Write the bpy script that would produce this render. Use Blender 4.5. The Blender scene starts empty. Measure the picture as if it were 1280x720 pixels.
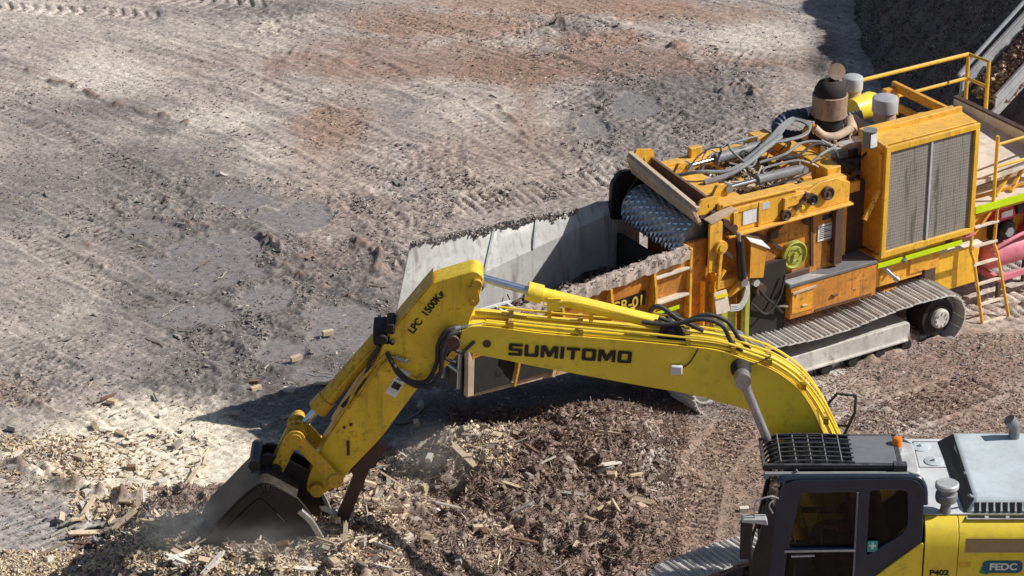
import bpy, math, random
import numpy as np
from mathutils import Vector, Matrix
random.seed(7)
RNG = np.random.default_rng(11)
scene = bpy.context.scene
COL = scene.collection
R = math.radians

# ------------------------------------------------------------------ survey of the site
CAM_LOC = np.array([0.0, -45.0, 21.0]); PITCH = R(25); FOC = 4000.0
_F = np.array([0, math.cos(PITCH), -math.sin(PITCH)]); _U = np.array([0, math.sin(PITCH), math.cos(PITCH)])
def ground_at(px, py, z=0.0):
    """world position of a spot of ground surveyed in the photograph"""
    d = _F + np.array([1.0, 0, 0]) * (px - 640) / FOC - _U * (py - 360) / FOC
    t = (z - CAM_LOC[2]) / d[2]
    p = CAM_LOC + t * d
    return float(p[0]), float(p[1])

# ------------------------------------------------------------------ helpers
def sock(node, *names):
    for n in names:
        if n in node.inputs: return node.inputs[n]

def new_mat(name):
    m = bpy.data.materials.new(name); m.use_nodes = True
    nt = m.node_tree; nt.nodes.clear()
    out = nt.nodes.new('ShaderNodeOutputMaterial'); b = nt.nodes.new('ShaderNodeBsdfPrincipled')
    nt.links.new(b.outputs[0], out.inputs[0])
    return m, nt, b

def noise_node(nt, vec, scale, detail=4, rough=0.55, dist=0.0):
    n = nt.nodes.new('ShaderNodeTexNoise'); n.inputs['Scale'].default_value = scale
    n.inputs['Detail'].default_value = detail; n.inputs['Roughness'].default_value = rough
    n.inputs['Distortion'].default_value = dist
    nt.links.new(vec, n.inputs['Vector']); return n.outputs['Fac']

def ramp(nt, fac, a, b, ca=(0,0,0,1), cb=(1,1,1,1)):
    r = nt.nodes.new('ShaderNodeValToRGB'); e = r.color_ramp.elements
    e[0].position = a; e[1].position = b; e[0].color = ca; e[1].color = cb
    nt.links.new(fac, r.inputs[0]); return r.outputs[0]

def mixc(nt, fac, a, b, mode='MIX'):
    n = nt.nodes.new('ShaderNodeMix'); n.data_type = 'RGBA'; n.blend_type = mode
    fi, ai, bi = n.inputs[0], n.inputs[6], n.inputs[7]
    for s, v in ((fi, fac), (ai, a), (bi, b)):
        if hasattr(v, 'links') or isinstance(v, bpy.types.NodeSocket): nt.links.new(v, s)
        elif isinstance(v, (int, float)): s.default_value = v
        else: s.default_value = (*v, 1) if len(v) == 3 else v
    return n.outputs[2]

def mathn(nt, op, a, b=0.0, clamp=False):
    n = nt.nodes.new('ShaderNodeMath'); n.operation = op; n.use_clamp = clamp
    for s, v in ((n.inputs[0], a), (n.inputs[1], b)):
        if isinstance(v, bpy.types.NodeSocket): nt.links.new(v, s)
        else: s.default_value = v
    return n.outputs[0]

def surf(name, col, rough=0.5, metal=0.0, grime=0.35, grime_col=(0.05,0.035,0.025), dust=0.35, dust_col=(0.30,0.24,0.19),
         var=0.15, scale=3.0, bump=0.15, streak=0.25, coat=0.0, spec=0.5):
    """painted / worn surface: tonal variation, grime blotches, runs down the sides, dust on what faces up"""
    m, nt, b = new_mat(name)
    tc = nt.nodes.new('ShaderNodeTexCoord').outputs['Object']
    n1 = noise_node(nt, tc, scale, 5, 0.6)
    n2 = noise_node(nt, tc, scale*4.7, 6, 0.65)
    n3 = noise_node(nt, tc, scale*16, 4, 0.7)
    dark = tuple(c*(1-var*1.6) for c in col); light = tuple(min(1, c*(1+var)) for c in col)
    c = mixc(nt, ramp(nt, n1, 0.3, 0.7), dark, light)
    # runs of dirt: noise stretched along z
    mp = nt.nodes.new('ShaderNodeMapping'); mp.inputs['Scale'].default_value = (scale*5, scale*5, scale*0.45)
    nt.links.new(tc, mp.inputs['Vector'])
    ns = noise_node(nt, mp.outputs[0], 1.0, 4, 0.6)
    c = mixc(nt, mathn(nt, 'MULTIPLY', ramp(nt, ns, 0.52, 0.75), streak), c, grime_col)
    g = mathn(nt, 'MULTIPLY', ramp(nt, n2, 0.52, 0.68), ramp(nt, n1, 0.35, 0.6))
    c = mixc(nt, mathn(nt, 'MULTIPLY', g, grime), c, grime_col)
    geo = nt.nodes.new('ShaderNodeNewGeometry'); sx = nt.nodes.new('ShaderNodeSeparateXYZ')
    nt.links.new(geo.outputs['Normal'], sx.inputs[0])
    up = mathn(nt, 'MULTIPLY', mathn(nt, 'SUBTRACT', sx.outputs[2], 0.35, True), 1.5, True)
    d = mathn(nt, 'MULTIPLY', mathn(nt, 'MULTIPLY', up, ramp(nt, n2, 0.3, 0.62)), dust)
    d2 = mathn(nt, 'MULTIPLY', ramp(nt, n3, 0.5, 0.72), dust*0.35)
    c = mixc(nt, mathn(nt, 'MAXIMUM', d, d2), c, dust_col)
    nt.links.new(c, b.inputs['Base Color'])
    rr = nt.nodes.new('ShaderNodeMapRange'); nt.links.new(n2, rr.inputs[0])
    rr.inputs[3].default_value = max(0.05, rough-0.12); rr.inputs[4].default_value = min(1, rough+0.2)
    nt.links.new(rr.outputs[0], b.inputs['Roughness'])
    b.inputs['Metallic'].default_value = metal
    if coat: sock(b, 'Coat Weight').default_value = coat; sock(b, 'Coat Roughness').default_value = 0.15
    bp = nt.nodes.new('ShaderNodeBump'); bp.inputs['Strength'].default_value = bump; bp.inputs['Distance'].default_value = 0.01
    nt.links.new(n2, bp.inputs['Height']); nt.links.new(bp.outputs[0], b.inputs['Normal'])
    return m

def flat(name, col, rough=0.5, metal=0.0, emit=0):
    m, nt, b = new_mat(name)
    tc = nt.nodes.new('ShaderNodeTexCoord').outputs['Object']
    n1 = noise_node(nt, tc, 9, 5, 0.6)
    c = mixc(nt, ramp(nt, n1, 0.3, 0.7), tuple(x*0.82 for x in col), col)
    nt.links.new(c, b.inputs['Base Color']); b.inputs['Roughness'].default_value = rough; b.inputs['Metallic'].default_value = metal
    return m

M = {}
M['exc_yellow'] = surf('excavator_yellow', (0.98,0.71,0.045), 0.40, grime=0.32, dust=0.22, streak=0.1, var=0.07, scale=1.6, bump=0.04, coat=0.25, dust_col=(0.42,0.34,0.2))
M['exc_yellow_worn'] = surf('excavator_yellow_worn', (0.74,0.45,0.02), 0.5, grime=0.85, dust=0.4, streak=0.5, var=0.2, scale=4, bump=0.2)
M['orange'] = surf('grinder_orange', (0.84,0.38,0.035), 0.5, grime=0.65, dust=0.4, streak=0.3, var=0.16, scale=2.2, bump=0.12, dust_col=(0.50,0.32,0.15))
M['orange_dirty'] = surf('grinder_orange_dirty', (0.66,0.26,0.035), 0.6, grime=0.95, dust=0.5, streak=0.55, var=0.25, scale=3, bump=0.2, dust_col=(0.38,0.26,0.17))
M['orange_frame'] = surf('grinder_frame_yellow', (0.88,0.46,0.045), 0.48, grime=0.75, dust=0.4, streak=0.3, var=0.14, scale=2.2, bump=0.1, dust_col=(0.55,0.38,0.18))
M['exc_yellow_mid'] = surf('excavator_arm_yellow', (0.90,0.60,0.03), 0.42, grime=0.55, dust=0.2, streak=0.35, var=0.12, scale=2.6, bump=0.1, dust_col=(0.45,0.36,0.22))
M['gr_yellow'] = surf('grinder_yellow', (0.90,0.50,0.035), 0.44, grime=0.5, dust=0.3, streak=0.3, var=0.12, scale=2.2, bump=0.1, dust_col=(0.6,0.45,0.25))
M['tan'] = surf('dusty_tan_steel', (0.60,0.44,0.31), 0.75, grime=0.5, dust=0.5, streak=0.35, scale=3, dust_col=(0.55,0.44,0.33))
M['rusttan'] = surf('heat_stained_steel', (0.40,0.26,0.18), 0.7, grime=0.7, dust=0.35, streak=0.6, scale=4, grime_col=(0.05,0.03,0.025), dust_col=(0.5,0.38,0.28))
M['cream'] = surf('faded_cream_steel', (0.80,0.70,0.57), 0.6, grime=0.35, dust=0.3, streak=0.35, scale=1.6, grime_col=(0.25,0.15,0.09), dust_col=(0.5,0.42,0.33))
M['liner'] = surf('polished_hopper_steel', (0.66,0.645,0.615), 0.55, 0.05, grime=0.45, dust=0.5, streak=0.8, scale=1.9, grime_col=(0.20,0.165,0.135), dust_col=(0.46,0.43,0.39), bump=0.1)
M['brown'] = surf('rusty_dark_steel', (0.10,0.055,0.035), 0.75, grime=0.5, dust=0.55, scale=4, dust_col=(0.26,0.19,0.14))
M['black'] = surf('black_steel', (0.018,0.018,0.02), 0.45, grime=0.3, dust=0.22, scale=4, dust_col=(0.2,0.17,0.14))
M['rubber'] = surf('black_rubber', (0.02,0.02,0.022), 0.6, grime=0.2, dust=0.25, scale=6, dust_col=(0.22,0.19,0.16))
M['soot_shade'] = surf('sooty_and_shade_steel', (0.022,0.018,0.016), 0.8, grime=0.3, dust=0.12, scale=5)  # near-black steel: real soot, and the shade painted by added dark panels
M['track'] = surf('track_shoe_steel', (0.68,0.65,0.62), 0.5, 0.1, grime=0.45, dust=0.5, scale=5, grime_col=(0.16,0.13,0.11), dust_col=(0.66,0.61,0.56))
M['trackmud'] = surf('muddy_track_frame', (0.62,0.59,0.55), 0.75, 0.0, grime=0.9, dust=0.5, scale=2.4, streak=0.4, grime_col=(0.16,0.13,0.11), dust_col=(0.48,0.43,0.38), bump=0.4)
M['steel'] = surf('bare_steel', (0.42,0.42,0.43), 0.42, 0.7, grime=0.3, dust=0.25, scale=5)
M['chrome'] = flat('hydraulic_rod_chrome', (0.72,0.75,0.80), 0.16, 1.0)
M['bluechrome'] = flat('bright_rod_chrome', (0.60,0.68,0.80), 0.22, 0.9)
M['galv'] = surf('grey_canister_metal', (0.55,0.56,0.57), 0.5, 0.2, grime=0.25, dust=0.3, scale=4, bump=0.05, grime_col=(0.2,0.18,0.16))
M['cylgrey'] = surf('grey_cylinder_paint', (0.20,0.21,0.23), 0.5, grime=0.3, dust=0.35, scale=5)
M['hosegrey'] = surf('grey_hose', (0.27,0.28,0.29), 0.5, grime=0.2, dust=0.3, scale=6, bump=0.05)
M['hosewhite'] = surf('pale_hose', (0.62,0.61,0.60), 0.5, grime=0.2, dust=0.2, scale=6, bump=0.05)
M['navy'] = surf('dark_navy_cab_paint', (0.022,0.032,0.060), 0.3, grime=0.1, dust=0.03, scale=3, bump=0.03, coat=0.2, dust_col=(0.12,0.12,0.13), streak=0.08)
M['guard'] = surf('black_roof_guard', (0.02,0.021,0.024), 0.4, grime=0.1, dust=0.35, scale=3, bump=0.03, dust_col=(0.25,0.25,0.26))
M['roofgrey'] = surf('dusty_roof_plate', (0.17,0.175,0.19), 0.5, grime=0.1, dust=0.4, scale=2, bump=0.03, dust_col=(0.24,0.24,0.25))
M['deckgrey'] = surf('light_grey_deck', (0.62,0.64,0.66), 0.55, grime=0.25, dust=0.35, scale=2.4, bump=0.04, dust_col=(0.66,0.64,0.61), grime_col=(0.2,0.2,0.22))
M['hoodgrey'] = surf('light_blue_grey_hood', (0.58,0.65,0.68), 0.45, grime=0.15, dust=0.25, scale=1.8, bump=0.03, dust_col=(0.66,0.66,0.64), grime_col=(0.2,0.2,0.2))
M['bucket'] = surf('worn_bucket_steel', (0.030,0.026,0.026), 0.45, 0.3, grime=0.5, dust=0.45, scale=2.5, dust_col=(0.14,0.11,0.09), streak=0.3)
M['edge'] = surf('polished_edge_steel', (0.55,0.53,0.5), 0.35, 0.6, grime=0.3, dust=0.2, scale=6)
M['rustbar'] = surf('rusty_brown_bar', (0.085,0.045,0.035), 0.6, 0.2, grime=0.3, dust=0.3, scale=5, dust_col=(0.18,0.12,0.09))
M['pink'] = surf('faded_pink_tank', (0.72,0.20,0.26), 0.5, grime=0.3, dust=0.5, scale=3, dust_col=(0.62,0.40,0.38))
M['red'] = surf('red_engine_cover', (0.70,0.035,0.09), 0.4, grime=0.2, dust=0.3, scale=5, dust_col=(0.6,0.35,0.33))
M['fluoro'] = flat('fluorescent_strip', (0.62,0.85,0.0), 0.45)
M['yellowstrip'] = flat('yellow_reflective', (0.90,0.78,0.02), 0.4)
M['olive'] = surf('yellow_green_pulley', (0.46,0.46,0.06), 0.55, grime=0.5, dust=0.4, scale=5)
M['white'] = surf('white_plate', (0.82,0.82,0.82), 0.5, grime=0.15, dust=0.2, scale=6, bump=0.02)
M['textblack'] = flat('black_lettering', (0.012,0.012,0.012), 0.5)
M['textyellow'] = flat('yellow_lettering', (0.78,0.50,0.03), 0.5)
M['textwhite'] = flat('white_lettering', (0.8,0.8,0.8), 0.5)
M['teal'] = flat('teal_sticker', (0.03,0.42,0.40), 0.4)
M['teallogo'] = flat('teal_badge', (0.01,0.13,0.20), 0.4)
M['greenlogo'] = flat('green_badge', (0.02,0.36,0.10), 0.4)
M['paletan'] = flat('pale_tan_sticker', (0.42,0.31,0.14), 0.6)
M['seat'] = flat('dark_magenta_fabric', (0.10,0.012,0.05), 0.9)
M['hivis'] = flat('hi_vis_yellow', (0.75,0.72,0.02), 0.8)
M['bluehose'] = surf('dark_blue_duct', (0.022,0.045,0.10), 0.5, grime=0.2, dust=0.25, scale=6, bump=0.1)
M['screen_frame'] = M['orange_frame']

def beacon_mat():
    m, nt, b = new_mat('amber_beacon_lens')
    b.inputs['Base Color'].default_value = (0.95,0.25,0.01,1); b.inputs['Roughness'].default_value = 0.2
    sock(b, 'Transmission Weight').default_value = 0.15
    return m
M['amber'] = beacon_mat()

def glass_mat():
    m, nt, b = new_mat('tinted_cab_glass')
    b.inputs['Base Color'].default_value = (0.30,0.32,0.32,1); b.inputs['Roughness'].default_value = 0.03
    sock(b, 'Transmission Weight').default_value = 1.0; b.inputs['IOR'].default_value = 1.05
    sock(b, 'Specular IOR Level').default_value = 0.8
    sock(b, 'Coat Weight').default_value = 0.35
    return m
M['glass'] = glass_mat()
def lamp_mat():
    m, nt, b = new_mat('lamp_lens')
    b.inputs['Base Color'].default_value = (0.62,0.70,0.78,1); b.inputs['Roughness'].default_value = 0.12; b.inputs['Metallic'].default_value = 0.6
    return m
M['lens'] = lamp_mat()

def screen_mat():
    """dusty radiator screen: fine mesh weave, darker blotches, pale dust"""
    m, nt, b = new_mat('dusty_radiator_screen')
    tc = nt.nodes.new('ShaderNodeTexCoord').outputs['Object']
    sp = nt.nodes.new('ShaderNodeSeparateXYZ'); nt.links.new(tc, sp.inputs[0])
    def grid(s, freq, w):
        f = mathn(nt, 'FRACT', mathn(nt, 'MULTIPLY', s, freq))
        return mathn(nt, 'LESS_THAN', f, w)
    gx = grid(sp.outputs[0], 26.0, 0.28); gz = grid(sp.outputs[2], 20.0, 0.32)
    g = mathn(nt, 'MAXIMUM', gx, gz)
    n1 = noise_node(nt, tc, 1.6, 5, 0.6); n2 = noise_node(nt, tc, 30, 4, 0.7)
    base = mixc(nt, ramp(nt, n1, 0.3, 0.7), (0.15,0.135,0.115), (0.27,0.245,0.215))
    dust = mixc(nt, ramp(nt, n2, 0.3, 0.7), (0.26,0.235,0.21), (0.40,0.37,0.33))
    c = mixc(nt, mathn(nt, 'MULTIPLY', g, 0.75), base, dust)
    mp = nt.nodes.new('ShaderNodeMapping'); mp.inputs['Scale'].default_value = (9, 9, 0.7); nt.links.new(tc, mp.inputs[0])
    ns = noise_node(nt, mp.outputs[0], 1.0, 5, 0.7, 0.6)
    c = mixc(nt, mathn(nt, 'MULTIPLY', ramp(nt, ns, 0.54, 0.64), 0.7), c, (0.045,0.038,0.032))
    nt.links.new(c, b.inputs['Base Color']); b.inputs['Roughness'].default_value = 0.85
    bp = nt.nodes.new('ShaderNodeBump'); bp.inputs['Strength'].default_value = 0.5; bp.inputs['Distance'].default_value = 0.01
    nt.links.new(g, bp.inputs['Height']); nt.links.new(bp.outputs[0], b.inputs['Normal'])
    return m
M['screen'] = screen_mat()

def attr_mat(name, attr='Col', rough=0.85, fine=45.0, amt=0.45, bump=0.6, bdist=0.012, wet=False, c2=None):
    m, nt, b = new_mat(name)
    at = nt.nodes.new('ShaderNodeAttribute'); at.attribute_name = attr
    tc = nt.nodes.new('ShaderNodeTexCoord').outputs['Object']
    n1 = noise_node(nt, tc, fine, 6, 0.72, 0.3); n2 = noise_node(nt, tc, fine*0.28, 5, 0.65, 0.5)
    f = mixc(nt, ramp(nt, n1, 0.28, 0.72), (1-amt*0.9,)*3, (1+amt*0.8,)*3)
    c = mixc(nt, 1.0, at.outputs['Color'], f, 'MULTIPLY')
    f2 = mixc(nt, ramp(nt, n2, 0.34, 0.6), (1-amt*0.5,)*3, (1.16,)*3)
    c = mixc(nt, 1.0, c, f2, 'MULTIPLY')
    nt.links.new(c, b.inputs['Base Color'])
    if wet:
        rr = nt.nodes.new('ShaderNodeMapRange'); nt.links.new(at.outputs['Alpha'], rr.inputs[0])
        rr.inputs[1].default_value = 0; rr.inputs[2].default_value = 1; rr.inputs[3].default_value = 0.92; rr.inputs[4].default_value = 0.33
        nt.links.new(rr.outputs[0], b.inputs['Roughness'])
    else: b.inputs['Roughness'].default_value = rough
    sock(b, 'Specular IOR Level').default_value = 0.35
    h = mathn(nt, 'ADD', mathn(nt, 'MULTIPLY', n1, 0.5), n2)
    bp = nt.nodes.new('ShaderNodeBump'); bp.inputs['Distance'].default_value = bdist
    if wet:
        st = mathn(nt, 'MULTIPLY', mathn(nt, 'SUBTRACT', 1.0, at.outputs['Alpha'], True), bump)
        nt.links.new(st, bp.inputs['Strength'])
    else: bp.inputs['Strength'].default_value = bump
    nt.links.new(h, bp.inputs['Height']); nt.links.new(bp.outputs[0], b.inputs['Normal'])
    return m

def tag(o, label=None, cat=None, group=None, kind=None):
    if label: o['label'] = label
    if cat: o['category'] = cat
    if group: o['group'] = group
    if kind: o['kind'] = kind
    return o

def empty(name, loc=(0,0,0), rz=0.0):
    o = bpy.data.objects.new(name, None); COL.objects.link(o); o.location = loc; o.rotation_euler = (0,0,rz)
    o.empty_display_size = 0.3
    return o

def link_mesh(name, me, mat, parent=None, smooth=35, bevel=0.0, org=(0,0,0)):
    me.materials.clear(); me.materials.append(mat)
    if smooth:
        me.shade_smooth(); me.set_sharp_from_angle(angle=R(smooth))
    o = bpy.data.objects.new(name, me); COL.objects.link(o)
    if parent: o.parent = parent
    if bevel:
        b = o.modifiers.new('bevel', 'BEVEL'); b.width = bevel; b.segments = 2; b.limit_method = 'ANGLE'; b.angle_limit = R(40)
        b.harden_normals = False
    return o

def rnd_poly(pts, r, n=4):
    """round the corners of a 2-D polygon; r is a number or a list"""
    out = []; k = len(pts)
    for i in range(k):
        a = Vector(pts[i-1]); b = Vector(pts[i]); c = Vector(pts[(i+1) % k])
        ri = r[i] if isinstance(r, (list, tuple)) else r
        d1 = (a-b); d2 = (c-b)
        ri2 = min(ri, d1.length*0.45, d2.length*0.45)
        if ri2 < 1e-4: out.append(tuple(b)); continue
        p = b + d1.normalized()*ri2; q = b + d2.normalized()*ri2
        for j in range(n+1):
            t = j/n
            out.append(tuple(p*(1-t)**2 + b*2*t*(1-t) + q*t*t))
    return out

def catmull(pts, n=6):
    P = [Vector(p) for p in pts]; out = []
    for i in range(len(P)-1):
        a = P[i-1] if i else P[0]*2-P[1]; b = P[i]; c = P[i+1]; d = P[i+2] if i+2 < len(P) else P[-1]*2-P[-2]
        for j in range(n):
            t = j/n
            out.append(0.5*((2*b)+(c-a)*t+(2*a-5*b+4*c-d)*t*t+(3*b-a-3*c+d)*t**3))
    out.append(P[-1]); return out

class MB:
    def __init__(s, org=(0,0,0)): s.v = []; s.f = []; s.org = Vector(org); s.marks = []
    def add(s, vs, fs):
        k = len(s.v); kf = len(s.f); s.v += [Vector(p)-s.org for p in vs]; s.f += [tuple(i+k for i in f) for f in fs]; s.marks.append((k, len(s.v), kf, len(s.f))); return s
    def box(s, x0, x1, y0, y1, z0, z1):
        if x0 > x1: x0, x1 = x1, x0
        if y0 > y1: y0, y1 = y1, y0
        if z0 > z1: z0, z1 = z1, z0
        return s.add([(x0,y0,z0),(x1,y0,z0),(x1,y1,z0),(x0,y1,z0),(x0,y0,z1),(x1,y0,z1),(x1,y1,z1),(x0,y1,z1)],
                     [(0,3,2,1),(4,5,6,7),(0,1,5,4),(1,2,6,5),(2,3,7,6),(3,0,4,7)])
    def hexa(s, p):   # eight corners, bottom ring then top ring
        return s.add(p, [(0,3,2,1),(4,5,6,7),(0,1,5,4),(1,2,6,5),(2,3,7,6),(3,0,4,7)])
    def bar(s, p0, p1, w, h, up=(0,0,1)):
        a = Vector(p0); b = Vector(p1); d = (b-a).normalized(); u = Vector(up)
        side = d.cross(u)
        if side.length < 1e-3: side = d.cross(Vector((1,0,0)))
        side.normalize(); u = side.cross(d).normalized()
        c = []
        for q in (a, b):
            c += [q-side*w/2-u*h/2, q+side*w/2-u*h/2, q+side*w/2+u*h/2, q-side*w/2+u*h/2]
        return s.add(c, [(0,1,2,3),(7,6,5,4),(0,4,5,1),(1,5,6,2),(2,6,7,3),(3,7,4,0)])
    def cyl(s, p0, p1, r0, r1=None, n=20, caps=True):
        r1 = r0 if r1 is None else r1
        a = Vector(p0); b = Vector(p1); d = (b-a).normalized()
        u = d.cross(Vector((0,0,1)))
        if u.length < 1e-3: u = Vector((1,0,0))
        u.normalize(); w = d.cross(u)
        vs = []
        for q, r in ((a, r0), (b, r1)):
            for i in range(n):
                t = 2*math.pi*i/n; vs.append(q + u*math.cos(t)*r + w*math.sin(t)*r)
        fs = [(i, (i+1) % n, n+(i+1) % n, n+i) for i in range(n)]
        if caps: fs += [tuple(range(n-1, -1, -1)), tuple(range(n, 2*n))]
        return s.add(vs, fs)
    def lathe(s, p0, axis, prof, n=28):
        """prof: (distance along axis, radius)"""
        a = Vector(p0); d = Vector(axis).normalized(); u = d.cross(Vector((0,0,1)))
        if u.length < 1e-3: u = Vector((1,0,0))
        u.normalize(); w = d.cross(u); vs = []; fs = []
        for h, r in prof:
            for i in range(n):
                t = 2*math.pi*i/n; vs.append(a + d*h + u*math.cos(t)*r + w*math.sin(t)*r)
        for k in range(len(prof)-1):
            fs += [(k*n+i, k*n+(i+1) % n, (k+1)*n+(i+1) % n, (k+1)*n+i) for i in range(n)]
        fs += [tuple(range(n-1, -1, -1)), tuple(range((len(prof)-1)*n, len(prof)*n))]
        return s.add(vs, fs)
    def tube(s, pts, r, n=8, smooth=5, ring=0.0):
        P = catmull(pts, smooth) if smooth else [Vector(p) for p in pts]
        vs = []; fs = []; ref = None
        for i, p in enumerate(P):
            d = (P[min(i+1, len(P)-1)] - P[max(i-1, 0)]).normalized()
            if ref is None:
                ref = d.cross(Vector((0,0,1)))
                if ref.length < 1e-2: ref = d.cross(Vector((1,0,0)))
            u = (ref - d*ref.dot(d)).normalized(); w = d.cross(u); ref = u
            rr = r*(1+(ring if i % 2 else -ring))
            vs += [p + u*math.cos(2*math.pi*j/n)*rr + w*math.sin(2*math.pi*j/n)*rr for j in range(n)]
        for i in range(len(P)-1):
            fs += [(i*n+j, i*n+(j+1) % n, (i+1)*n+(j+1) % n, (i+1)*n+j) for j in range(n)]
        fs += [tuple(range(n-1, -1, -1)), tuple(range((len(P)-1)*n, len(P)*n))]
        return s.add(vs, fs)
    def prism(s, poly, a, b, axis='y'):
        """extrude a polygon between a and b along an axis; poly holds the two other coordinates in xyz order"""
        def pt(p, t): return {'y': (p[0], t, p[1]), 'x': (t, p[0], p[1]), 'z': (p[0], p[1], t)}[axis]
        n = len(poly)
        vs = [pt(p, a) for p in poly] + [pt(p, b) for p in poly]
        return s.add(vs, [tuple(range(n)), tuple(range(2*n-1, n-1, -1))] + [(i, n+i, n+(i+1) % n, (i+1) % n) for i in range(n)])
    def sheet(s, pts3, thick=0.01):
        """flat plate through the corner points, given a thickness along its normal"""
        P = [Vector(p) for p in pts3]; nrm = (P[1]-P[0]).cross(P[-1]-P[0]).normalized()*thick; n = len(P)
        return s.add(P+[p-nrm for p in P], [tuple(range(n)), tuple(range(2*n-1, n-1, -1))] + [(i, n+i, n+(i+1) % n, (i+1) % n) for i in range(n)])
    def build_each(s, name, mat, parent=None, bevel=0.0, smooth=35):
        """one object for every separate piece"""
        out = []
        for (v0, v1, f0, f1) in s.marks:
            q = MB(); q.v = s.v[v0:v1]; q.f = [tuple(i-v0 for i in f) for f in s.f[f0:f1]]; out.append(q.build(name, mat, parent, bevel, smooth))
        return out
    def build(s, name, mat, parent=None, bevel=0.0, smooth=35):
        me = bpy.data.meshes.new(name); me.from_pydata([tuple(p) for p in s.v], [], s.f); me.validate()
        import bmesh
        bm = bmesh.new(); bm.from_mesh(me); bmesh.ops.recalc_face_normals(bm, faces=bm.faces); bm.to_mesh(me); bm.free()
        return link_mesh(name, me, mat, parent, smooth, bevel)

def curve_mesh(cu):
    o = bpy.data.objects.new('tmp', cu); COL.objects.link(o)
    bpy.context.view_layer.update()
    me = bpy.data.meshes.new_from_object(o.evaluated_get(bpy.context.evaluated_depsgraph_get()))
    bpy.data.objects.remove(o); return me

def plate(name, outer, holes, y, thick, mat, parent, org=(0,0,0), bevel=0.0):
    """a plate in the xz plane facing -y with holes cut through it"""
    cu = bpy.data.curves.new(name, 'CURVE'); cu.dimensions = '2D'; cu.fill_mode = 'BOTH'; cu.extrude = thick/2
    if bevel: cu.bevel_depth = bevel; cu.bevel_resolution = 1; cu.offset = -bevel
    for poly in [outer]+holes:
        sp = cu.splines.new('POLY'); sp.points.add(len(poly)-1); sp.use_cyclic_u = True
        for p, q in zip(sp.points, poly): p.co = (q[0], q[1], 0, 1)
    me = curve_mesh(cu)
    me.transform(Matrix.Translation(Vector((0, y+thick/2, 0))-Vector(org)) @ Matrix.Rotation(R(90), 4, 'X'))
    return link_mesh(name, me, mat, parent, 35)

def lettering(name, text, size, mat, parent, pos, rot=(90,0,0), sx=1.0, bold=0.0, depth=0.002, org=(0,0,0), shear=0.0):
    cu = bpy.data.curves.new(name, 'FONT'); cu.body = text; cu.size = size; cu.extrude = depth; cu.offset = bold
    cu.align_x = 'CENTER'; cu.align_y = 'CENTER'; cu.shear = shear
    me = curve_mesh(cu)
    mt = Matrix.Translation(Vector(pos)-Vector(org)) @ Matrix.Rotation(R(rot[2]), 4, 'Z') @ Matrix.Rotation(R(rot[0]), 4, 'X') @ Matrix.Rotation(R(rot[1]), 4, 'Z') @ Matrix.Diagonal((sx,1,1,1))
    me.transform(mt)
    return link_mesh(name, me, mat, parent, 0)

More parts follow.
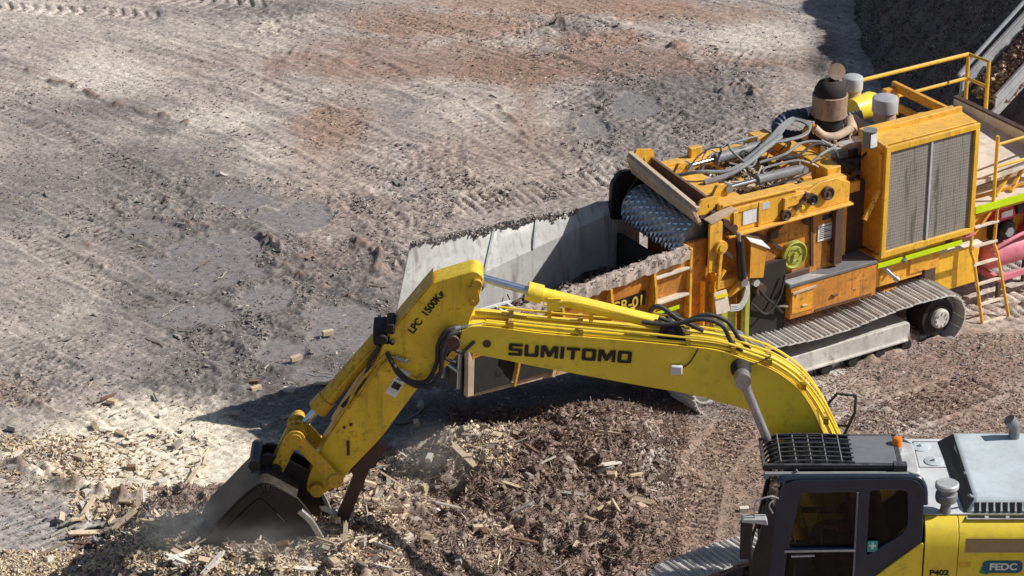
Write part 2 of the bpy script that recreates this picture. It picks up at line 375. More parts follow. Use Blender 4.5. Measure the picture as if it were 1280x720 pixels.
# ------------------------------------------------------------------ a crawler track, shared by both machines
def crawler(parent, u0, u1, v0, v1, w0, rad, pitch=0.19, sag=0.0, plate_mat=None, hub_mat=None, roller_n=7):
    """v0 is the side seen; idlers at u0 and u1, belt radius rad, lowest point w0"""
    cz = w0+rad; vm = (v0+v1)/2
    root = empty('crawler_track'); root.parent = parent
    L = u1-u0; per = 2*L+2*math.pi*rad; n = int(per/pitch)
    belt = MB()
    def at(s):
        s %= per
        if s < L:
            t = s/L; return u0+s, cz+rad - sag*math.sin(math.pi*t)**2*0.5 + sag*0.25*math.sin(2*math.pi*t*1.5), 0.0
        s -= L
        if s < math.pi*rad:
            a = math.pi/2 - s/rad; return u1+math.cos(a)*rad, cz+math.sin(a)*rad, a-math.pi/2
        s -= math.pi*rad
        if s < L: return u1-s, cz-rad, math.pi
        s -= L
        a = -math.pi/2 - s/rad; return u0+math.cos(a)*rad, cz+math.sin(a)*rad, a-math.pi/2
    for i in range(n):
        x, z, a = at(i*per/n)
        ux = Vector((math.cos(a), 0, math.sin(a))); nz = Vector((-math.sin(a), 0, math.cos(a)))
        c = Vector((x, 0, z)); j = random.uniform(-0.006, 0.006)
        p = per/n*0.47
        def corner(du, dv, dn): return c + ux*du + Vector((0, dv, 0)) + nz*(dn+j)
        belt.hexa([corner(-p, v0, -0.02), corner(p, v0, -0.02), corner(p, v1, -0.02), corner(-p, v1, -0.02),
                   corner(-p, v0, 0.0), corner(p, v0, 0.0), corner(p, v1, 0.0), corner(-p, v1, 0.0)])
        for q in (-0.7, 0.15):   # grouser bars
            belt.hexa([corner(p*q, v0, 0), corner(p*(q+0.24), v0, 0), corner(p*(q+0.24), v1, 0), corner(p*q, v1, 0),
                       corner(p*(q+0.05), v0, 0.028), corner(p*(q+0.18), v0, 0.028), corner(p*(q+0.18), v1, 0.028), corner(p*(q+0.05), v1, 0.028)])
        # chain link behind the shoe
        belt.hexa([corner(-p*0.9, vm-0.1, -0.09), corner(p*0.9, vm-0.1, -0.09), corner(p*0.9, vm+0.1, -0.09), corner(-p*0.9, vm+0.1, -0.09),
                   corner(-p*0.9, vm-0.1, -0.021), corner(p*0.9, vm-0.1, -0.021), corner(p*0.9, vm+0.1, -0.021), corner(-p*0.9, vm+0.1, -0.021)])
    belt.build('track_belt', M['track'], root)
    fr = MB()
    fr.prism(rnd_poly([(u0+0.35, w0+0.21), (u1-0.55, w0+0.21), (u1-0.55, cz+0.07), (u0+0.9, cz+0.07), (u0+0.35, cz-0.02)], 0.05, 2), v0+0.13, v1-0.13)
    fr.prism([(u0+0.5, w0+0.19), (u1-0.6, w0+0.19), (u1-0.6, w0+0.23), (u0+0.5, w0+0.23)], v0+0.09, v1-0.09)
    fr.build('track_frame', plate_mat or M['trackmud'], root, 0.012)
    ro = MB()
    for i in range(roller_n):
        x = u0+0.55+(L-1.15)*i/(roller_n-1)
        ro.cyl((x, v0+0.12, w0+0.115), (x, v1-0.12, w0+0.115), 0.09, n=14)
    for i in range(2):
        x = u0+L*(0.36+0.3*i); ro.cyl((x, v0+0.16, cz+rad-0.13), (x, v1-0.16, cz+rad-0.13), 0.06, n=12)
    ro.build('track_roller', M['soot_shade'], root)
    sp = MB(); r = rad-0.1
    prof = [(0, r*0.3), (0.0, r*0.62), (0.03, r*0.66), (0.03, r*0.95), (v1-v0-0.31, r*0.95), (v1-v0-0.31, r*0.3)]
    sp.lathe((u1, v0+0.13, cz), (0,1,0), prof, 24)
    sp.build('drive_sprocket', M['bucket'], root)
    hb = MB(); hb.lathe((u1, v0+0.05, cz), (0,1,0), [(0, r*0.2), (0.0, r*0.42), (0.03, r*0.5), (0.079, r*0.5)], 18)
    for k in range(8):
        t = k*math.pi/4; hb.cyl((u1+math.cos(t)*r*0.33, v0+0.035, cz+math.sin(t)*r*0.33), (u1+math.cos(t)*r*0.33, v0+0.055, cz+math.sin(t)*r*0.33), 0.018, n=6)
    hb.build('hub', hub_mat or M['trackmud'], root)
    idl = MB(); idl.lathe((u0, v0+0.18, cz), (0,1,0), [(0, r*0.3), (0, r*0.7), (0.03, r*0.75), (0.03, r), (v1-v0-0.38, r), (v1-v0-0.38, r*0.4)], 24)
    idl.build('idler_wheel', M['trackmud'], root)
    return root

def block_word(name, word, height, widthk, mat, parent, pos, tilt, org):
    """heavy squared capitals cut from plate"""
    G_ = {'S': (1.15, [[(0,1),(1.15,1),(1.15,.78),(.31,.78),(.31,.61),(1.15,.61),(1.15,0),(0,0),(0,.22),(.84,.22),(.84,.39),(0,.39)]]),
          'U': (1.17, [[(0,1),(.32,1),(.32,.22),(.85,.22),(.85,1),(1.17,1),(1.17,0),(0,0)]]),
          'M': (1.44, [[(0,0),(0,1),(.42,1),(.72,.48),(1.02,1),(1.44,1),(1.44,0),(1.14,0),(1.14,.6),(.84,.08),(.60,.08),(.3,.6),(.3,0)]]),
          'I': (.32, [[(0,0),(0,1),(.32,1),(.32,0)]]),
          'T': (1.12, [[(0,1),(1.12,1),(1.12,.77),(.72,.77),(.72,0),(.40,0),(.40,.77),(0,.77)]]),
          'O': (1.17, [[(0,0),(1.17,0),(1.17,1),(0,1)], [(.32,.22),(.85,.22),(.85,.78),(.32,.78)]])}
    cu = bpy.data.curves.new(name, 'CURVE'); cu.dimensions = '2D'; cu.fill_mode = 'BOTH'; cu.extrude = 0.0015; x = 0; sp_ = []
    for ch in word:
        w_, polys = G_[ch]
        for k, pl in enumerate(polys):
            r = 0.16 if (ch in 'SUO' and k == 0) else (0.07 if k else 0.0)
            q = rnd_poly(pl, [min(r, 0.05) if 0.3 < p[1] < 0.95 and ch == 'U' else r for p in pl], 3) if r else pl
            sp_.append([(x+p[0], p[1]) for p in q])
        x += w_+0.17
    x -= 0.17
    for q in sp_:
        s_ = cu.splines.new('POLY'); s_.points.add(len(q)-1); s_.use_cyclic_u = True
        for pt, v in zip(s_.points, q): pt.co = ((v[0]-x/2)*height*widthk, (v[1]-0.5)*height, 0, 1)
    me = curve_mesh(cu)
    me.transform(Matrix.Translation(Vector(pos)-Vector(org)) @ Matrix.Rotation(R(90), 4, 'X') @ Matrix.Rotation(R(tilt), 4, 'Z'))
    return link_mesh(name, me, mat, parent, 0)
# ================================================================== WOOD GRINDER (local u = towards the engine end, v = far side, w = up)
g_loc = (5.457, -2.216, -0.11)
G = empty('wood_grinder', g_loc, R(32.8))
tag(G, 'orange tracked wood grinder with long steel infeed hopper and big radiator screen', 'wood grinder')
GW = 1.85
for k, (a, b) in enumerate(((0.0, 0.72), (1.30, 2.02))):
    t = crawler(G, -3.0, 1.17, a, b, -0.10, 0.41, pitch=0.165, sag=0.10); t.location = (-0.24, -0.37 if k == 0 else 0.1, 0.22)

def mb(): return MB()
# --- chassis
c = mb()
c.box(-3.2, 2.3, 0.55, 0.75, 0.62, 1.05); c.box(-3.2, 2.3, 1.25, 1.45, 0.62, 1.05)
c.box(-2.6, -2.4, 0.2, 1.8, 0.7, 1.0); c.box(0.2, 0.45, 0.2, 1.8, 0.7, 1.0); c.box(1.7, 1.9, 0.4, 1.7, 0.8, 1.1)
c.build('chassis', M['orange_dirty'], G, 0.01)
# --- mill body
b = mb()
b.box(-2.55, -0.68, 0.20, GW-0.15, 1.05, 2.66)
b.box(-3.12, -0.68, 0.42, GW-0.25, 1.3, 2.72)
b.build('mill_housing', M['orange_dirty'], G, 0.012)
s = mb()   # upper near side box with ledge
s.prism([(-2.86,2.72),(-0.70,2.72),(-0.70,3.02),(-0.95,3.14),(-1.25,3.14),(-1.45,3.05),(-2.0,3.16),(-3.02,3.2),(-3.08,3.0)], 0.0, 0.06)
s.box(-3.02, -0.72, 0.06, 0.22, 2.72, 3.10)
s.bar((-3.0,0.07,3.185),(-1.62,0.07,3.15),0.2,0.035)
s.bar((-2.9,-0.03,2.70),(-0.68,-0.03,2.70),0.1,0.035)
s.box(-1.92,-1.86,-0.05,0.0,2.72,3.06); s.box(-2.36,-2.30,-0.03,0.0,2.72,3.10)
s.box(-2.80,-2.36,-0.02,0.0,3.02,3.10); s.box(-2.80,-2.72,-0.03,0.0,2.72,3.04)
s.box(-1.86,-1.45,-0.03,0.0,2.9,3.06)
s.build('side_beam', M['orange_frame'], G, 0.008)
s = mb(); s.box(-3.02, -0.72, 1.62, 1.82, 2.6, 3.12); s.bar((-3.0,1.76,3.14),(-0.72,1.76,3.12),0.16,0.035)
s.box(-2.3,-2.1,1.7,1.8,3.15,3.3); s.box(-1.2,-0.9,1.55,1.8,3.13,3.28)
s.build('side_beam', M['orange_frame'], G, 0.008)
for x0, x1, z0, z1, y0, y1, mt in ((-0.95,-0.70,2.7,3.2,0.22,1.62,'orange_frame'), (-1.28,-1.12,2.74,3.08,0.35,1.62,'orange'), (-2.03,-1.95,2.8,3.04,0.22,1.62,'orange_frame'), (-2.52,-2.46,2.8,3.12,0.22,1.62,'tan')):
    c = mb(); c.box(x0,x1,y0,y1,z0,z1); c.build('cross_beam', M[mt], G, 0.01)
c = mb(); c.sheet([(-1.75,0.72,2.86),(-1.30,0.62,3.02),(-1.22,0.98,3.06),(-1.67,1.08,2.90)],0.03); c.build('tilted_cover', M['orange'], G, 0.004)
c = mb(); c.bar((-2.9,1.25,3.04),(-1.9,0.75,3.02),0.05,0.05); c.bar((-2.2,0.5,3.04),(-1.5,0.95,3.0),0.06,0.06); c.bar((-1.8,0.5,3.0),(-1.1,0.42,3.1),0.05,0.05); c.bar((-2.65,1.6,3.1),(-2.2,0.4,3.1),0.04,0.04)
c.build_each('linkage_bar', M['tan'], G)
# pivots on the side
for (x, z, r, mt) in ((-1.88,2.80,0.085,'brown'),(-1.41,2.93,0.085,'black'),(-1.13,2.96,0.10,'brown')):
    p = mb(); p.lathe((x,0.0,z),(0,-1,0),[(0,r),(0.07,r),(0.075,r*0.8),(0.055,r*0.6),(0.055,r*0.3),(0.09,r*0.28)],20)
    p.build('pivot_boss', M[mt], G)
p = mb(); p.cyl((-1.60,0.0,2.86),(-1.60,-0.08,2.86),0.03,n=14); p.build('grease_cap', M['yellowstrip'], G)
p = mb(); p.bar((-1.72,-0.04,2.84),(-1.52,-0.04,3.0),0.04,0.05); p.cyl((-1.52,-0.08,3.02),(-1.52,0.02,3.02),0.045,n=12); p.build('latch', M['brown'], G)
# placards
p = mb(); p.box(-2.62,-2.37,-0.012,-0.004,2.80,3.01); p.build('placard', M['white'], G)['label'] = 'white placard on the orange side beam'
p = mb(); p.box(-2.28,-2.16,-0.012,-0.002,2.96,3.06); p.build('sticker', M['hoodgrey'], G)
p = mb(); p.box(-1.10,-0.80,0.185,0.196,2.10,2.36); p.build('placard', M['white'], G)['label'] = 'white placard with printed lines low on the mill side'
p = mb()
for i in range(7): p.box(-1.07,-0.86-0.06*(i % 3),0.180,0.184,2.14+i*0.03,2.15+i*0.03)
p.build('print', M['textblack'], G)
p = mb(); p.box(-1.02,-0.84,0.19,0.196,2.42,2.5); p.build('sticker', M['black'], G)
# flywheel pulley
w = mb(); w.lathe((-1.56,0.20,2.03),(0,-1,0),[(0,0.19),(0.02,0.215),(0.09,0.215),(0.10,0.195),(0.07,0.18),(0.07,0.14),(0.085,0.13),(0.085,0.09),(0.065,0.08),(0.065,0.05),(0.12,0.045),(0.12,0.02)],36)
w.build('pulley', M['olive'], G)
w = mb()
for k in range(6):
    t = k*math.pi/3; w.cyl((-1.56+math.cos(t)*0.11,0.12,2.03+math.sin(t)*0.11),(-1.56+math.cos(t)*0.11,0.10,2.03+math.sin(t)*0.11),0.014,n=6)
w.build_each('pulley_bolt', M['steel'], G)
w = mb()
for (a, b_) in (((-2.35,0.17,2.6),(-1.75,0.17,2.15)),((-2.2,0.17,2.2),(-1.7,0.17,2.62)),((-1.25,0.17,2.62),(-1.2,0.17,1.75)),((-2.5,0.17,2.3),(-2.0,0.17,1.7)),((-0.9,0.17,2.05),(-0.72,0.17,1.9))):
    w.bar(a, b_, 0.03, 0.045)
w.build_each('brace', M['brown'], G)
w = mb(); w.box(-1.95,-1.25,0.15,0.2,1.66,1.74); w.box(-2.45,-2.3,0.12,0.2,1.7,2.6); w.box(-0.85,-0.7,0.1,0.2,1.7,2.6)
w.cyl((-1.95,0.2,2.45),(-1.95,0.1,2.45),0.07,n=14); w.cyl((-1.35,0.2,2.5),(-1.35,0.12,2.5),0.05,n=14); w.cyl((-0.75,0.2,2.75),(-0.75,0.12,2.75),0.05,n=14)
w.build_each('side_fitting', M['brown'], G, 0.006)
# mill drum with teeth
d = mb(); dc = (-3.2, 2.62); dr = 0.33
d.cyl((dc[0],0.16,dc[1]),(dc[0],GW-0.16,dc[1]),dr,n=40); d.build('feed_drum', M['steel'], G)
d = mb()
for i in range(24):
    for j in range(13):
        t = 2*math.pi*i/24 + (j % 2)*0.13; y = 0.24+j*0.115
        if math.sin(t) < -0.6: continue
        cx, cz = dc[0]+math.cos(t)*dr, dc[1]+math.sin(t)*dr
        ox, oz = dc[0]+math.cos(t+0.1)*(dr+0.055), dc[1]+math.sin(t+0.1)*(dr+0.055)
        d.add([(cx-0.02*math.sin(t),y-0.028,cz+0.02*math.cos(t)),(cx-0.02*math.sin(t),y+0.028,cz+0.02*math.cos(t)),(cx+0.03*math.sin(t),y+0.028,cz-0.03*math.cos(t)),(cx+0.03*math.sin(t),y-0.028,cz-0.03*math.cos(t)),(ox,y,oz)],
              [(0,1,4),(1,2,4),(2,3,4),(3,0,4),(0,3,2,1)])
d.build('drum_tooth', M['bluechrome'], G, smooth=0)['kind'] = 'stuff'
# hood flap above the drum
h = mb(); h.sheet([(-3.40,0.08,3.20),(-3.40,1.72,3.46),(-3.27,1.76,3.16),(-3.27,0.06,2.95)], -0.05)
h.bar((-3.36,0.06,3.205),(-3.36,1.74,3.465),0.07,0.05)
h.build('feed_hood', M['tan'], G, 0.006)
h = mb(); h.hexa([(-3.30,0.08,3.02),(-2.98,0.08,3.02),(-2.98,1.7,3.18),(-3.30,1.7,3.2),(-3.30,0.08,3.08),(-2.98,0.08,3.08),(-2.98,1.7,3.22),(-3.30,1.7,3.26)]); h.bar((-3.02,0.08,3.13),(-3.02,1.72,3.29),0.05,0.13)
h.build('hood_channel', M['brown'], G, 0.005)
for y in (0.08, 1.66):
    h = mb(); h.prism(rnd_poly([(-3.38,3.08+0.14*y),(-2.96,3.06+0.1*y),(-3.0,3.30+0.1*y),(-3.30,3.30+0.14*y)],0.05), y, y+0.04); h.cyl((-3.14,y-0.01,3.2+0.1*y),(-3.14,y+0.05,3.2+0.1*y),0.028,n=10); h.build('hood_bracket', M['orange_frame'], G)
h = mb(); h.hexa([(-3.02,0.22,3.10),(-2.50,0.22,3.12),(-2.50,1.60,3.12),(-3.02,1.60,3.14),(-3.02,0.22,3.14),(-2.50,0.22,3.155),(-2.50,1.60,3.155),(-3.02,1.60,3.18)]); h.build('top_plate', M['orange_frame'], G, 0.006)
for y in (0.36, 1.30):
    h = mb(); h.prism(rnd_poly([(-2.95,3.12),(-2.62,3.12),(-2.66,3.32),(-2.82,3.34)],0.04), y-0.03, y+0.03); h.build('cylinder_lug', M['orange_frame'], G)
# dark side wing of the drum box, far side
h = mb(); h.prism(rnd_poly([(-3.62,2.45),(-3.0,2.3),(-3.0,3.12),(-3.45,3.16),(-3.6,3.0)],0.06), GW-0.03, GW+0.05); h.build('side_cheek', M['black'], G, 0.006)
h = mb(); h.prism(rnd_poly([(-3.22,2.30),(-3.0,2.30),(-3.0,3.12),(-3.16,3.12)],0.04), 0.02, 0.1); h.build('side_cheek', M['black'], G, 0.006)
# hydraulic cylinders on top
for (a, m_, e, r) in (((-2.62,0.36,3.25),(-2.1,0.34,3.26),(-1.36,0.30,3.27),0.075), ((-2.62,1.30,3.25),(-2.12,1.33,3.24),(-1.3,1.38,3.24),0.082)):
    root = empty('hydraulic_cylinder'); root.parent = G
    q = mb(); q.cyl(a, m_, 0.034, n=16); q.build('rod', M['chrome'], root)
    q = mb(); q.cyl(m_, e, r, n=24); q.cyl(tuple(np.array(m_)-[0.03,0,0]), m_, r*1.08, n=24); q.build('barrel', M['cylgrey'], root)
    q = mb(); q.cyl((a[0]-0.02,a[1]-0.07,a[2]),(a[0]-0.02,a[1]+0.07,a[2]),0.062,n=16); q.cyl((e[0]+0.02,e[1]-0.08,e[2]),(e[0]+0.02,e[1]+0.08,e[2]),0.05,n=16); q.build_each('clevis', M['steel'], root)
    q = mb(); q.tube([(e[0]-0.05,e[1],e[2]+r),(e[0]-0.08,e[1]+0.02,e[2]+r+0.07),(m_[0]+0.15,m_[1]+0.02,m_[2]+r+0.07),(m_[0]+0.08,m_[1],m_[2]+r)],0.016,8,4); q.build('feed_pipe', M['hosegrey'], root)
hs = [
 ([(-2.9,1.2,3.2),(-2.7,0.95,3.3),(-2.35,0.8,3.28),(-2.05,0.8,3.32)],0.03,'hosegrey'),
 ([(-2.7,0.82,3.18),(-2.35,0.78,3.22),(-1.95,0.82,3.3),(-1.5,0.98,3.38),(-1.1,1.15,3.42)],0.042,'hosegrey'),
 ([(-1.95,0.92,3.28),(-1.5,1.08,3.36),(-1.15,1.25,3.42),(-0.9,1.45,3.4)],0.04,'cylgrey'),
 ([(-2.15,0.98,3.3),(-1.85,0.9,3.2),(-1.7,0.95,3.22),(-1.5,1.1,3.4)],0.016,'hosegrey'),
 ([(-1.95,0.9,3.3),(-2.0,1.15,3.42),(-1.85,1.35,3.42),(-1.6,1.4,3.34)],0.02,'hosegrey'),
 ([(-1.7,0.85,3.25),(-1.3,0.8,3.3),(-0.9,0.9,3.36),(-0.62,0.8,3.34),(-0.66,0.55,3.28)],0.022,'hosegrey'),
 ([(-1.5,0.72,3.28),(-1.2,0.62,3.32),(-0.8,0.72,3.38),(-0.55,0.6,3.3),(-0.62,0.38,3.2)],0.02,'rubber'),
 ([(-1.7,0.8,3.22),(-1.85,0.7,3.1),(-1.9,0.62,3.0)],0.016,'tan'),
 ([(-2.0,1.35,3.38),(-2.2,1.38,3.4),(-2.5,1.3,3.34),(-2.85,1.1,3.24)],0.012,'rubber'),
 ([(-1.2,0.28,3.34),(-1.0,0.3,3.42),(-0.72,0.42,3.4),(-0.6,0.5,3.3)],0.02,'hosegrey')]
for k in range(5):
    o_ = 0.035*k
    hs.append(([(-1.15-o_,1.15+o_*0.3,3.40),(-0.9,1.3+o_*0.5,3.46+o_*0.3),(-0.66+o_*0.5,1.38+o_*0.6,3.5),(-0.58+o_*0.5,1.15+o_*0.4,3.46),(-0.8,0.98+o_*0.3,3.42),(-1.2-o_,1.02+o_*0.3,3.4)],0.018,'hosegrey'))
for pts, r, mt in hs:
    q = mb(); q.tube(pts, r, 8, 6); q.build('hose', M[mt], G)
random.seed(3)
# --- bark debris lying in the top trough is scattered later
# --- engine bay
e = mb(); e.box(-0.55,1.55,0.42,1.75,1.65,2.75); e.box(-0.3,1.4,0.6,1.5,2.75,2.98); e.box(-0.1,0.9,0.75,1.25,2.98,3.12); e.build('engine_block', M['brown'], G, 0.02)
e = mb(); e.box(-0.62,-0.48,0.3,0.5,1.7,2.9); e.box(-0.6,-0.3,0.25,0.6,2.7,2.86); e.box(-0.45,-0.05,1.1,1.5,2.9,3.1); e.box(0.95,1.15,0.6,0.9,2.9,3.15)
e.build_each('engine_bracket', M['orange'], G, 0.01)
e = mb(); e.box(-0.40,0.08,0.82,1.02,2.62,3.16)
for i in range(10): e.box(-0.42+0.0,0.10,0.80,0.82,2.66+i*0.05,2.675+i*0.05)
e.box(-0.44,-0.40,0.8,1.04,2.6,3.26); e.box(0.08,0.11,0.8,1.04,2.6,3.1)
e.build('oil_cooler', M['galv'], G, 0.006)
for pts, r, mt in (([(-0.45,1.2,3.40),(-0.3,1.15,3.26),(-0.1,1.1,3.22),(0.22,1.15,3.26)],0.062,'tan'), ([(0.2,1.15,3.22),(0.35,1.3,3.3),(0.45,1.2,3.2),(0.6,1.0,3.12)],0.10,'tan'),
                   ([(0.1,1.4,3.2),(0.05,1.42,3.36),(0.15,1.3,3.4)],0.06,'tan'), ([(-0.55,1.28,3.2),(-0.5,1.3,3.36),(-0.42,1.22,3.4)],0.05,'orange'),
                   ([(0.7,0.75,3.0),(0.7,0.78,3.22),(0.8,0.72,3.3),(1.0,0.55,3.22),(1.05,0.45,3.05)],0.035,'orange_frame'),
                   ([(1.3,0.9,3.05),(1.28,0.95,3.28),(1.4,0.8,3.32),(1.5,0.55,3.26)],0.04,'orange'),
                   ([(-0.3,0.9,3.1),(0.0,0.7,3.22),(0.3,0.62,3.1),(0.5,0.75,3.0)],0.03,'tan'), ([(0.15,0.6,2.9),(0.2,0.62,3.15),(0.35,0.7,3.2),(0.5,0.6,3.1)],0.035,'steel'),
                   ([(0.9,1.0,3.2),(1.15,0.8,3.36),(1.35,0.7,3.3)],0.014,'hosegrey'), ([(0.3,0.4,3.0),(0.2,0.5,3.2),(0.0,0.42,3.24),(-0.2,0.5,3.0)],0.018,'rubber')):
    q = mb(); q.tube(pts, r, 14, 6); q.build('engine_pipe', M[mt], G)
q = mb(); q.tube([(-0.05,1.62,3.36),(-0.3,1.62,3.44),(-0.62,1.62,3.46),(-0.80,1.62,3.36),(-0.72,1.6,3.22),(-0.48,1.5,3.16),(-0.3,1.45,3.2)],0.088,16,8,0.08); q.build('corrugated_duct', M['bluehose'], G)
q = mb(); q.tube([(-0.30,1.62,3.45),(-0.05,1.62,3.44),(0.08,1.6,3.40)],0.085,16,4); q.build('duct_elbow', M['white'], G)
q = mb(); q.tube([(0.2,1.6,3.26),(0.42,1.5,3.26),(0.62,1.4,3.3)],0.08,16,8,0.1); q.build('corrugated_duct', M['hosegrey'], G)
q = mb(); q.cyl((-0.05,1.35,2.98),(-0.05,1.35,3.46),0.21,n=28); q.cyl((-0.05,1.35,3.02),(-0.05,1.35,3.1),0.24,n=28); q.build('muffler_base', M['soot_shade'], G)
mf = empty('muffler'); mf.parent = G
q = mb(); q.lathe((-0.05,1.35,3.45),(0,0,1),[(0,0.20),(0.01,0.255),(0.34,0.265),(0.35,0.25),(0.35,0.2),(0.24,0.2)],36); q.build('can', M['rusttan'], mf)
q = mb(); q.lathe((-0.05,1.35,3.66),(0,0,1),[(0,0.1),(0.0,0.20),(0.12,0.245),(0.22,0.235),(0.32,0.18),(0.36,0.10),(0.28,0.08)],28); q.build('outlet', M['soot_shade'], mf)
q = mb(); q.cyl((0.03,1.32,4.14),(0.015,1.295,4.15),0.125,n=28); q.bar((0.14,1.30,3.76),(0.06,1.30,4.10),0.05,0.03,(0,1,0)); q.build('rain_flap', M['tan'], mf)
for (x, y, z, r, hh, mt) in ((0.80,1.88,3.52,0.155,0.2,'galv'), (0.78,1.08,3.44,0.195,0.22,'galv')):
    st = empty('air_precleaner'); st.parent = G
    q = mb(); q.lathe((x,y,z),(0,0,1),[(0,r*0.8),(0.0,r),(hh-0.03,r),(hh-0.01,r*0.96),(hh+0.005,r*0.8),(hh+0.012,0.02)],32); q.build('cap', M[mt], st)
    q = mb(); q.cyl((x,y,z-0.16),(x,y,z+0.01),r*0.86,n=28); q.cyl((x,y,2.9),(x,y,z-0.15),r*0.6,n=20); q.build('stem', M['tan'], st)
q = mb(); q.lathe((0.60,1.62,3.30),(0.92,0.1,0.0),[(0,0.1),(0,0.175),(0.40,0.2),(0.47,0.17),(0.5,0.05)],32); q.build('air_filter', M['exc_yellow'], G)
q = mb(); q.lathe((0.92,0.88,3.02),(0.5,-0.3,0.85),[(0,0.14),(0.12,0.16),(0.3,0.12),(0.33,0.04)],24); q.build('filter_bowl', M['orange_frame'], G)
q = mb(); q.cyl((1.1,0.55,3.0),(1.14,0.52,3.3),0.018,n=8); q.cyl((1.0,0.5,3.05),(1.28,0.42,3.08),0.03,n=8); q.cyl((1.25,0.75,3.12),(1.5,0.6,3.12),0.09,n=18); q.build('breather', M['tan'], G)
q = mb(); q.cyl((-0.28,0.12,3.44),(-0.28,0.12,3.68),0.10,n=24); q.cyl((-0.28,0.12,3.68),(-0.28,0.12,3.70),0.11,n=24); q.build('expansion_tank', M['cylgrey'], G)
q = mb(); q.box(-0.34,-0.22,0.015,0.022,3.46,3.66); q.build('tank_label', M['white'], G)
rc = random.Random(12)
for i in range(26):
    x, y, z = rc.uniform(-0.45,1.4), rc.uniform(0.3,1.6), rc.uniform(2.85,3.15)
    if -0.3 < x < 0.2 and 1.1 < y < 1.6: continue
    pts = [(x,y,z)]
    for k in range(3): pts.append((pts[-1][0]+rc.uniform(-0.25,0.25), pts[-1][1]+rc.uniform(-0.22,0.22), max(2.8, min(3.34, pts[-1][2]+rc.uniform(-0.12,0.18)))))
    q = mb(); q.tube(pts, rc.choice((0.012,0.016,0.022,0.035)), 8, 5); q.build(rc.choice(('hose','engine_pipe')), M[rc.choice(('rubber','rubber','tan','brown','hosegrey','rusttan','orange'))], G)
for i in range(14):
    x, y, z = rc.uniform(-0.5,1.3), rc.uniform(0.3,1.5), rc.uniform(2.9,3.08); a, b_, c_ = rc.uniform(0.05,0.14), rc.uniform(0.05,0.14), rc.uniform(0.06,0.16)
    q = mb(); q.box(x,x+a,y,y+b_,z,z+c_); q.cyl((x+a/2,y+b_/2,z+c_),(x+a/2,y+b_/2,z+c_+0.05),0.03,n=10); q.build('engine_fitting', M[rc.choice(('rusttan','brown','orange_dirty','black','tan','galv'))], G, 0.01)
for i in range(9):
    x, y = rc.uniform(-2.5,-1.6), rc.uniform(0.4,1.4); pts = [(x,y,3.04)]
    for k in range(4): pts.append((pts[-1][0]+rc.uniform(0.1,0.32), pts[-1][1]+rc.uniform(-0.18,0.18), rc.uniform(3.05,3.36)))
    q = mb(); q.tube(pts, rc.choice((0.01,0.013,0.016)), 8, 6); q.build('hose', M[rc.choice(('rubber','hosegrey','hosegrey','tan'))], G)
# --- radiator tower
rt = empty('radiator'); rt.parent = G
q = mb()
q.box(-0.07,-0.03,0.0,0.55,1.71,3.44); q.box(1.60,1.64,0.0,0.55,1.71,3.42)     # side cheeks
q.box(-0.03,1.60,0.12,0.55,1.71,1.75)
q.build('cowl', M['orange'], rt, 0.006)
q = mb(); q.hexa([(-0.10,0.04,3.36),(1.66,0.04,3.36),(1.66,0.60,3.36),(-0.10,0.60,3.36),(-0.10,0.02,3.45),(1.66,0.02,3.44),(1.66,0.60,3.50),(-0.10,0.60,3.52)]); q.box(-0.1,1.66,0.36,0.42,3.45,3.56)
q.build('cowl_top', M['orange_frame'], rt, 0.008)
q = mb()
for z0, z1 in ((1.67,1.76),(3.34,3.43)): q.box(-0.09,1.67,-0.05,0.0,z0,z1)
for x0, x1 in ((-0.09,-0.01),(1.59,1.67)): q.box(x0,x1,-0.05,0.0,1.76,3.34)
q.build('frame', M['gr_yellow'], rt, 0.006)
q = mb(); q.box(-0.01,1.59,-0.01,0.02,1.76,3.34); q.build('screen', M['screen'], rt, 0)
q = mb(); q.box(0.76,0.80,-0.035,-0.01,1.76,3.34); q.build('mullion', M['galv'], rt, 0.004)
q = mb(); q.box(0.0,1.6,0.2,0.5,1.76,3.3); q.build('core', M['soot_shade'], rt)
q = mb(); q.bar((-0.32,0.1,2.3),(-0.09,0.06,2.75),0.05,0.07); q.bar((-0.09,0.06,2.75),(-0.09,0.06,3.3),0.05,0.06); q.build('stay', M['orange_frame'], G, 0.004)
# --- engine deck under the radiator
q = mb(); q.box(-0.12,1.55,0.05,0.14,1.56,1.70); q.box(-0.12,1.55,0.14,1.75,1.58,1.66); q.build('deck_sill', M['orange'], G, 0.006)
q = mb(); q.box(-0.10,0.36,-0.005,0.045,1.50,1.57); q.box(0.42,1.50,-0.005,0.045,1.50,1.57); q.build_each('marker_strip', M['fluoro'], G)
q = mb(); q.box(0.36,0.42,-0.03,0.045,1.49,1.55); q.cyl((0.39,0.0,1.52),(0.39,-0.06,1.50),0.02,n=10); q.build('latch', M['steel'], G)
q = mb(); q.box(-0.10,0.86,0.12,0.16,1.12,1.56); q.box(0.9,1.16,0.10,0.18,1.18,1.5); q.box(0.6,0.9,0.09,0.13,1.2,1.5); q.build('deck_skirt', M['orange'], G, 0.006)
q = mb(); q.cyl((0.05,0.1,1.48),(0.22,-0.02,1.28),0.03,n=14); q.cyl((0.22,-0.02,1.28),(0.26,-0.05,1.24),0.045,n=14); q.build('drain_pipe', M['steel'], G)
q = mb(); q.box(0.65,0.85,0.04,0.05,1.6,1.64); q.build('sticker', M['hoodgrey'], G)
q = mb(); q.box(1.22,1.34,0.03,0.05,1.57,1.63); q.build('sticker', M['seat'], G)
q = mb(); q.box(1.55,1.72,-0.02,0.12,1.60,1.66); q.build('step_bracket', M['pink'], G, 0.004)
